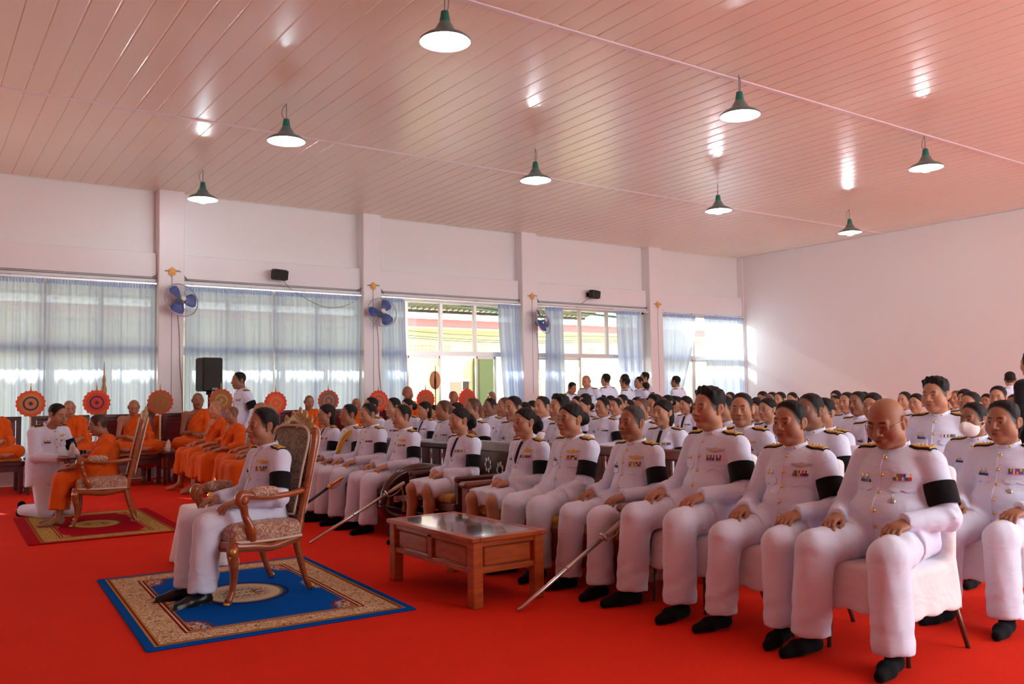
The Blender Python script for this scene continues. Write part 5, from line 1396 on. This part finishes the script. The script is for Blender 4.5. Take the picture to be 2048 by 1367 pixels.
t = empty('ceremonial_staff', (4.62, 13.9, 0), label='slanting gilt staff rising between the front monks and the fans', cat='staff')
MB().tube([(.06, 0, .01), (-.05, 0, 1.40), (-.058, 0, 1.50)], [.013, .012, .003], 8).obj('shaft', mat('white_gold_pole', (.72, .58, .42), .4), t); MB().tube([(-.028, 0, 1.12), (-.034, 0, 1.2)], .016, 8).obj('collar', M_GILT, t)

# ------------------------------------------------------------------ furniture in place
louis_armchair('carved gilt armchair on the blue rug, holding the seated officer', (1.94, 5.94, .012), math.radians(98.3)).scale = (1.02, .88, 1)
louis_armchair('carved gilt armchair on the crimson rug, holding the elder monk', (1.80, 10.36, .012), math.radians(78.5)).scale = (1.0, .9, 1)
coffee_table(); sofa(); carved_bench(); inlaid_chair()
sword('steel sabre leaning from the floor beside the coffee table to the sofa arm', (3.08, 4.36, 0), (3.80, 4.19, .50))
sword('steel sabre resting against the scroll arm of the dark bench', (3.03, 7.54, 0), (3.83, 7.22, .52))
sword('dark sabre with brass hilt between the bench sitters\' legs', (3.12, 8.72, 0), (3.72, 8.36, .50), True)
ts = MB().tube(bez([(3.85, 7.33, .50), (3.86, 7.30, .36), (3.86, 7.30, .24)], 4), lerps([.006, .010, .018], 9), 8); tag(ts.obj('sword_tassel', M_GOLDB), 'gold tassel hanging from the sabre hilt at the dark bench', 'tassel')
for i, (x, y) in enumerate([(4.16, 2.56), (4.16, 3.21), (4.16, 3.83)]):
    covered_chair(('white-covered banquet chair at the near end of the front row', 'white-covered front-row chair between the bald officer and the quiffed one', 'white-covered front-row chair right beside the sofa')[i], (x, y, 0), group='white-covered chairs of the front row')
t = empty('draped_table', (2.0, 7.2, 0), label='small low table under white tulle behind the armchair officer\'s knees', cat='table')
s = Sdf((-.5, -.4, -.02), (.5, .4, .52), .016); X = s.ax[0][:, None, None]; Y = s.ax[1][None, :, None]; Z = s.ax[2][None, None, :]
fl2 = (.47-Z)*.14*(1+.35*np.sin(np.arctan2(Y, X)*14)); q = [np.abs(X)-.15-fl2*.8, np.abs(Y)-.2-fl2*.8, np.abs(Z-.20)-.27]
s.d = (np.sqrt(sum(np.maximum(a+.03, 0)**2 for a in q))+np.minimum(np.maximum(np.maximum(q[0], q[1]), q[2])+.03, 0)-.03).astype(np.float32); s.plane((0, 0, -1), (0, 0, .01))
V, F = s.net(); mesh_obj('tulle_cloth', np_mesh('tulle_cloth', V, F, cloth('white_tulle', (.82, .80, .82), .8, .2)), t)
t = empty('gold_water_vessel', (2.08, 7.20, .472), label='small spired gold water vessel on the white draped table', cat='vessel')
MB().lathe([(0, 0), (.075, .0), (.078, .02), (.06, .03), (.035, .04), (.055, .055), (.062, .075), (.05, .09), (.02, .10), (.016, .13), (.02, .14), (.010, .16), (.006, .20), (0, .22)], 18).obj('body', mat('polished_gold', (.85, .56, .14), .2, metal=.9), t)
# ------------------------------------------------------------------ the people in place
D = math.radians
def hero(label, X, Y, z, rz=90, **k):
    sc = z/1.25
    return person(label, (X, Y, 0), D(rz), sc, **k)
DK, MD, LT = (.62, .60, .60), (.82, .80, .80), (1.12, 1.14, 1.16)
ch = lambda **k: k
# front row, from the near end
hero('bald heavy officer with glasses, head bowed, on the nearest white-covered chair', 4.30, 2.60, 1.28, 94, f=1.15, hair=None, stubble='bald', wide=1.08, jaw=1.13, hs=1.02, pitch=.32, yaw=-.06, glasses=True, closed=True, tone=(.86, .80, .78), ribbons=2, medal=True, name_tag=True, jk=ch(spread=.19))
hero('officer with slick black hair and silver wings badge, second in the front row', 4.28, 3.22, 1.25, 96, f=.55, hair='short', wide=1.05, jaw=1.10, pitch=.03, yaw=-.10, tone=(.92, .86, .84), ribbons=2, wings='silver', name_tag=False, jk=ch(spread=.17))
hero('tall officer with a black quiff, seated right beside the sofa arm', 4.28, 3.84, 1.335, 88, f=.55, hair='quiff', stubble='short', wide=1.05, jaw=1.10, yaw=-.10, tone=(1.05, 1.0, .98), ribbons=2, wings='silver', name_tag=False, jk=ch(spread=.18))
hero('officer with shaved grey scalp and gold wings, near end of the sofa', 4.22, 4.51, 1.225, 90, f=.45, hair='crop', stubble='buzz', wide=1.0, jaw=1.08, yaw=.04, tone=(.82, .76, .74), ribbons=2, wings='gold', hairmat=mat('grey_stubble', (.045, .04, .038), .8))
hero('bespectacled officer in white trousers with hair tied back, middle of the sofa', 4.22, 5.20, 1.24, 92, f=.60, sex='m', hair='bun', stubble='none', wide=1.05, jaw=1.08, hands='low', handmode='lap', glasses=True, tone=(.98, .92, .90), ribbons=2, wings='gold', hs=1.03)
hero('bespectacled woman officer in white skirt with black hair bow, far end of sofa', 4.22, 5.80, 1.205, 90, sex='f', f=.15, hair='bowtail', stubble='none', outfit='skirt', hands='lap', handmode='lap', lod=1, glasses=True, tone=(1.08, 1.02, 1.0), wide=1.0, jaw=1.02, ribbons=1, wings='gold')
hero('young woman officer with black hair bow, seated between sofa and dark bench', 4.22, 6.82, 1.205, 90, sex='f', f=0., hair='bowtail', stubble='none', outfit='skirt', hands='lap', handmode='lap', lod=1, tone=(1.0, .94, .92), pitch=.05, ribbons=1, name_tag=False)
hero('lean officer with cropped black hair on the dark bench, nearest the scroll arm', 4.20, 7.92, 1.23, 90, f=.1, hair='crop', stubble='short', lod=1, tone=(1.08, 1.0, .96), pitch=.0, ribbons=1, wings='gold', name_tag=False)
hero('officer with receding black hair looking down, middle of the dark bench', 4.20, 8.68, 1.25, 92, f=.1, hair='receding', stubble='short', lod=1, tone=(1.1, 1.08, 1.06), pitch=.14, yaw=.08, closed=True, ribbons=1)
b1, J1, _ = hero('officer with yellow braided cord and blue card, far end of the dark bench', 4.20, 9.22, 1.235, 88, f=.35, hair='crop', stubble='buzz', lod=1, tone=(.88, .80, .78), ribbons=1)
U1 = J1['U']; cd = MB()
cd.tube(bez([U1((-.13, .05, .44)), U1((-.10, .13, .36)), U1((-.04, .165, .25)), U1((-.01, .17, .16))], 6), .016, 8).tube(bez([U1((-.14, .04, .43)), U1((-.13, .13, .33)), U1((-.08, .17, .22)), U1((-.01, .175, .19))], 6), .013, 8)
cd.obj('braided_cord', mat('yellow_cord', (.85, .5, .04), .6, bump=.6, bscale=150), b1, label='yellow braided cord'); c2 = MB().box(U1((-.06, .225, .13)), (.11, .006, .08)); c2.obj('pass_card', mat('blue_card', (.05, .28, .62), .4), b1, label='blue pass card')
hero('woman officer with glasses and black tie, past the bench\'s far end', 4.20, 9.86, 1.23, 84, sex='f', hair='long', stubble='none', outfit='skirt', hands='lap', handmode='lap', glasses=True, lod=1, ribbons=1)
ns = MB(); rr_ = random.Random(4)
Vn = [(3.86+.05*a, 7.78+.03*b, .617+.012*rr_.random()) for a in range(3) for b in range(3)]
tag(mesh_obj('handkerchief', pydata('handkerchief', Vn+[(x, y, z-.01) for x, y, z in Vn], [(0, 1, 4, 3), (1, 2, 5, 4), (3, 4, 7, 6), (4, 5, 8, 7), (9, 12, 13, 10), (10, 13, 14, 11), (12, 15, 16, 13), (13, 16, 17, 14), (0, 9, 10, 1), (1, 10, 11, 2), (2, 11, 14, 5), (5, 14, 17, 8), (8, 17, 16, 7), (7, 16, 15, 6), (6, 15, 12, 3), (3, 12, 9, 0)], M_WHP)), 'crumpled white handkerchief on the lean officer\'s lap at the dark bench', 'handkerchief')

# the officer in the armchair, on the blue rug
hero('officer in profile seated in the carved armchair on the blue rug', 2.07, 5.955, 1.245, 98.3, f=.12, hair='short', stubble='short', tone=(.86, .80, .78), hands='knees', foot='shoe', ribbons=2, wings='gold', yaw=-.02, name_tag=True, jk=ch(spread=.115, feet=.0))

# row by row behind the front row; each row from the near end
rows = [
    (5.35, [(2.52, 1.23, 'mh'), (3.85, 1.29, 'md'), (4.49, 1.30, 'mt'), (6.77, 1.30, 'mf'), (7.56, 1.30, 'm'), (8.38, 1.29, 'mb'), (9.01, 1.27, 'mb'), (10.35, 1.30, 'm'), (11.02, 1.31, 'm')]),
    (6.35, [(3.20, 1.20, 'mk'), (3.77, 1.397, 'mq', 6.9), (4.45, 1.24, 'mg'), (5.87, 1.267, 'm', 6.75), (5.84, 1.245, 'wl', 5.85), (6.91, 1.26, 'mb', 6.6), (8.38, 1.29, 'm'), (9.18, 1.29, 'mb'), (10.28, 1.27, 'md', 6.85), (9.96, 1.224, 'wb', 6.1), (11.28, 1.23, 'wl'), (11.82, 1.28, 'wb')]),
    (7.35, [(4.06, 1.275, 'm', 8.0), (4.63, 1.28, 'wg'), (5.82, 1.24, 'wg'), (7.47, 1.28, 'mf'), (8.42, 1.26, 'mg'), (9.05, 1.23, 'mb'), (10.61, 1.195, 'wl', 7.7), (12.73, 1.16, 'wb')]),
    (8.35, [(5.43, 1.29, 'md'), (6.76, 1.21, 'wb'), (9.28, 1.24, 'm'), (9.96, 1.24, 'wb'), (11.29, 1.21, 'wl'), (12.24, 1.18, 'wb')]),
    (9.35, [(4.29, 1.24, 'md'), (6.23, 1.28, 'm'), (7.42, 1.27, 'mb'), (8.87, 1.25, 'wl'), (10.24, 1.29, 'm'), (10.58, 1.205, 'wb', 9.8), (11.15, 1.31, 'wl')]),
    (10.35, [(4.94, 1.32, 'mg'), (5.93, 1.25, 'wg'), (6.82, 1.23, 'wb'), (8.41, 1.22, 'wb'), (10.23, 1.27, 'wb'), (10.97, 1.24, 'wb'), (11.65, 1.27, 'wb'), (12.6, 1.27, 'wb')]),
    (11.35, [(5.84, 1.29, 'wl'), (6.67, 1.27, 'm'), (7.69, 1.21, 'm'), (8.75, 1.29, 'm'), (9.42, 1.29, 'm', 12.0), (10.97, 1.23, 'wl')]),
    (12.35, [(6.47, 1.28, 'mb'), (8.45, 1.22, 'md'), (9.58, 1.28, 'wb', 12.75), (10.63, 1.30, 'm'), (12.3, 1.23, 'wb')]),
    (13.35, [(7.12, 1.15, 'wb'), (8.58, 1.27, 'm'), (9.12, 1.30, 'wb'), (10.70, 1.30, 'wl')]),
    (14.35, [(7.04, 1.21, 'wg')])]
KIND = {
    'm': ('officer with short black hair', dict(hair='crop', stubble='short')), 'mh': ('heavy officer wearing a wristwatch', dict(hair='short', stubble='short', f=.85, wide=1.06, jaw=1.12, yaw=-.10, tone=(.80, .74, .72), ribbons=2, medal=True)),
    'md': ('dark-skinned officer', dict(hair='crop', stubble='short', tone=(.55, .52, .52))), 'mt': ('buzz-cut officer facing the camera', dict(hair='crop', stubble='buzz', yaw=.38, wings='gold', ribbons=2, tone=(.95, .88, .86))),
    'mf': ('officer with full fringe', dict(hair='quiff', stubble='short')), 'mb': ('officer with shaved head', dict(hair=None, stubble='buzz', tone=(.95, .88, .86))),
    'mk': ('officer in a white face mask', dict(hair='short', stubble='short', mask=True, yaw=-.22, tone=(.58, .54, .53))), 'mq': ('big spiky-haired officer sitting tallest', dict(hair='quiff', stubble='short', f=.7, wide=1.06, jaw=1.12, yaw=-.18, tone=(.9, .84, .82), ribbons=1)),
    'mg': ('bespectacled officer', dict(hair='short', stubble='short', glasses=True)), 'wb': ('woman with hair in a bun', dict(sex='f', hair='bun', stubble='none', f=0)),
    'wl': ('woman with loose dark hair', dict(sex='f', hair='long', stubble='none', f=0)), 'wg': ('bespectacled woman with a bun', dict(sex='f', hair='bun', stubble='none', glasses=True, f=.1))}
ordn = ['first', 'second', 'third', 'fourth', 'fifth', 'sixth', 'seventh', 'eighth', 'ninth', 'tenth', 'eleventh', 'twelfth']
PROTO = {}; prng = random.Random(11)
for ri, (X, ppl) in enumerate(rows):
    for i, p in enumerate(ppl):
        Y, z, t = p[:3]; x = p[3] if len(p) > 3 else X
        desc, kw = KIND[t]; lab = '%s, %s from the near end of the %s seated row' % (desc, ordn[i], ordn[ri+1])
        kw = dict(dict(f=.25), **kw); rz = 90+prng.uniform(-5, 9)
        fem = kw.get('sex') == 'f'
        if fem: kw.update(outfit='skirt')
        grp = 'officers seated in the %s row' % ordn[ri+1]
        uniq = (ri == 0 and Y < 9.3) or t in ('mk', 'mq')
        jit = (.92+.22*prng.random()); 
        if uniq or t not in PROTO:
            if uniq: kw.setdefault('yaw', prng.uniform(-.18, .08)); kw.setdefault('pitch', prng.uniform(-.03, .1))
            lod = (1 if (ri == 0 and Y < 8) or t in ('mk', 'mq') else 2) if uniq else 2
            if t == 'mh': lod = 0
            o, J, hm = person(lab, (x, Y, 0), D(rz), z/1.25, lod=lod, hands=kw.pop('hands', 'knees' if not fem else 'lap'), handmode='drape' if not fem else 'lap', group=grp, deco='full' if lod < 2 else 'part', **kw)
            if t == 'mh':
                w = J['wr'][-1]-(J['wr'][-1]-J['el'][-1])*.06; MB().tube([w-A(0, .016, 0), w+A(0, .016, 0)], .036, 14).obj('wristwatch', M_BLKP, o)
            if not uniq: PROTO[t] = o
        else:
            o = copy_tree(PROTO[t]); o.location = (x, Y, 0); o.rotation_euler = (0, 0, D(rz)); o.scale = (z/1.25,)*3; o['label'] = lab; o['group'] = grp
        c = tuple(kw.get('tone', (1, 1, 1))); o.color = (c[0]*jit, c[1]*jit, c[2]*jit, 1)
c0 = None
for i, (x, y) in enumerate([(5.30, 2.52), (5.30, 3.80), (5.30, 4.46), (5.30, 6.75), (5.30, 7.55)]):
    lab = 'white-covered banquet chair, %s from the near end of the second row' % ordn[i]
    if c0 is None: c0 = covered_chair(lab, (x, y, 0), group='white-covered chairs of the second row')
    else:
        o = copy_tree(c0); o.location = (x, y, 0); o['label'] = lab

# officers standing at the back by the open windows
st = [('officer facing the camera with head bowed, standing at the fourth window', 10.49, 13.0, 1.56, 180, dict(pitch=.45, hair='crop', stubble='short', tone=(1, .8, .75), closed=True)),
      ('shaven officer looking down, painted pale with sun glow, standing at the fourth window', 11.0, 13.05, 1.69, 110, dict(pitch=.35, hair=None, stubble='shaved', tone=(1.15, 1.1, 1.05))),  # raised skin tone paints in the sun glow on his head
      ('broad officer with his back turned, beside the shaven officer', 11.40, 12.95, 1.705, 10, dict(hair='crop', f=.5)),
      ('officer with back turned and head tilted, centre of the standing group', 11.88, 12.9, 1.635, 20, dict(hair='crop', f=.4)),
      ('dark-haired officer half hidden behind the standing group', 12.96, 14.1, 1.73, 30, dict(hair='crop', tone=(.6, .57, .57))),
      ('tallest officer of the standing group by the gathered curtain', 13.23, 13.75, 1.755, 60, dict(hair='short')),
      ('officer in profile in front of the tallest standing officer', 12.2, 12.85, 1.64, 80, dict(hair='crop', tone=(.95, .9, .88))),
      ('short officer seen from behind, between the group and the column', 12.66, 13.15, 1.535, -10, dict(hair='crop', tone=(.75, .7, .7))),
      ('officer with back turned standing before the swept-aside curtain', 12.95, 12.55, 1.65, 15, dict(hair='crop', tone=(.8, .76, .76)))]
for lab, X, Y, z, rz, kw in st: person(lab, (X, Y, 0), D(rz), z/1.66, pose='stand', hands='side', handmode='lap', lod=2, deco='part', group='officers standing at the open windows', **kw)
person('officer in profile standing at the end wall beside a black-suited person', (14.0, 6.50, 0), D(-60), 1.545/1.66, pose='stand', hands='side', handmode='lap', hair='short', lod=2, deco='part')
person('person in a black suit standing at the edge of the picture, back turned', (9.0, 3.955, 0), D(-20), 1.0, pose='stand', hands='side', handmode='lap', outfit='black', hair='short', f=.5, lod=2)
person('officer walking behind the monks, in profile beside the loudspeaker', (4.17, 13.08, 0), D(93), 1.725/1.66, pose='stand', hands='side', handmode='lap', hair='crop', stubble='short', tone=(.66, .62, .61), pitch=.10, ribbons=2, lod=1)

# kneeling officer with the tray
kn, Jk, _ = person('kneeling officer holding a small tray before the elder monk', (1.36, 11.42, 0), D(207), 1.03, pose='kneel', f=.75, hair='crop', stubble='short', wide=1.05, jaw=1.1, pitch=.28, yaw=.30, tone=(.86, .78, .75), closed=True, hands='front', handmode='fist', ep='black', ribbons=1, wings='gold', armband=True, lod=0,
                     jk=ch(lean=.16, wr={1: (.10, .36, .66), -1: (-.14, .36, .66)}, hd={1: (-.3, .9, 0), -1: (.3, .9, 0)}, hu={1: (.6, 0, .8), -1: (-.6, 0, .8)}))
bpy.context.view_layer.update()
Tk = kn.matrix_world; tp = Tk@Vector((-.02, .52, .66))
t = empty('serving_tray', tp, label='small dark tray held out by the kneeling officer', cat='tray')
MB().lathe([(0, -.012), (.13, -.012), (.155, .01), (.158, .012), (.15, .012), (.125, -.004), (0, -.004)], 24, sx=1.2).obj('dish', mat('dark_silver_tray', (.10, .10, .10), .25, metal=.7), t); MB().lathe([(.150, .010), (.160, .010), (.160, .015), (.150, .015)], 24, sx=1.2, cap=False).obj('rim', M_SILV, t)
bottle(tp+Vector((-.05, .02, -.003)), 'small water bottle standing on the kneeling officer\'s tray', .19)
t = empty('drinking_glass', tp+Vector((.06, .02, -.003)), label='small drinking glass on the tray beside the bottle', cat='glass')
MB().lathe([(0, 0), (.028, .001), (.035, .085), (.033, .085), (.026, .006), (0, .006)], 16).obj('bowl', M_GLASS, t)

# monks
monk('elder monk with glasses seated in the carved armchair on the crimson rug', (1.84, 10.35, .0), D(80), .955, pose='sit', pitch=.22, yaw=.0, glasses=True, stubble='short', hands='front', handmode='lap', tone=(.74, .68, .66), closed=False, cover=True, lod=0, jk=ch(lean=.10, spread=.12, feet=.01, wr={-1: (-.12, .40, .64), 1: (.13, .36, .66)}))
fm = [('pale elderly monk, farthest of the four seated in front of the dais', 3.88, 13.28, 1.30, 108, dict(tone=(1.25, 1.15, 1.1), pitch=.10)), ('bespectacled monk with dark stubble, second of the four front monks', 3.86, 12.48, 1.215, 100, dict(glasses=True, stubble='shaved_dark', tone=(.85, .76, .72))),
      ('front monk mostly hidden behind the armchair officer\'s head', 3.9, 11.35, 1.27, 95, dict()), ('front monk seen from behind the armchair, nearest the officer', 3.66, 10.36, 1.235, 92, dict(tone=(.95, .9, .86)))]
for lab, X, Y, z, rz, kw in fm:
    monk(lab, (X, Y, 0), D(rz), z/1.25, pose='sit', hands='knees', handmode='drape', group='four monks seated in front of the dais', lod=1 if Y > 12 else 2, **kw)
for i, (x, y) in enumerate([(3.9, 13.28), (3.9, 12.48), (3.94, 11.35), (3.70, 10.36)]):
    o = copy_tree(c0); o.location = (x, y, 0); o['label'] = 'white-covered chair under the %s front monk from the wall' % ordn[i]; o['group'] = 'white-covered chairs of the front monks'
dm = [(1.03, 1.37, 'monk cut by the picture edge', dict()), (2.06, 1.36, 'monk with bowed head behind the kneeling officer', dict(pitch=.30, roll=.15)), (2.96, 1.36, 'bare-shouldered monk with bowed head behind the elder monk', dict(pitch=.40)),
      (3.95, 1.44, 'upright monk beside the black loudspeaker', dict(tone=(.74, .66, .63), stubble='shaved_dark')), (5.87, 1.38, 'monk with folded hands below the second curtain', dict(tone=(.95, .85, .82), stubble='shaved_dark', pitch=.16)), (6.78, 1.31, 'monk half hidden behind the far bench officers', dict(tone=(.85, .76, .74))),
      (7.84, 1.52, 'tall monk against the bunched curtain', dict(tone=(.85, .76, .74), stubble='shaved_dark')), (8.86, 1.42, 'monk beside the oval fan', dict(tone=(.9, .8, .78))), (9.78, 1.40, 'monk next to the green pillar', dict(tone=(.8, .72, .7), yaw=.4))]
mp = None
for x, z, lab, kw in dm:
    sc = (z-.535)/.845
    if x in (2.06, 2.96, 3.95, 5.87) or mp is None:
        o, _, _ = monk(lab+', cross-legged on a maroon seat', (x, 14.66, .525), D(180+prng.uniform(-8, 8)), sc, lod=1, group='monks cross-legged on the maroon seats', **kw)
        if x == 1.03: mp = o
    else:
        o = copy_tree(mp); o.location = (x, 14.66, .525); o.rotation_euler = (0, 0, D(180+prng.uniform(-10, 10))); o.scale = (sc,)*3; o['label'] = lab+', cross-legged on a maroon seat'
        o.color = (*kw.get('tone', (1, 1, 1)), 1)
monk('monk peering out from behind the olive-patterned fan at the first column', (3.40, 15.42, .0), D(175), 1.05, pose='sit', tone=(.7, .63, .6), lod=1)
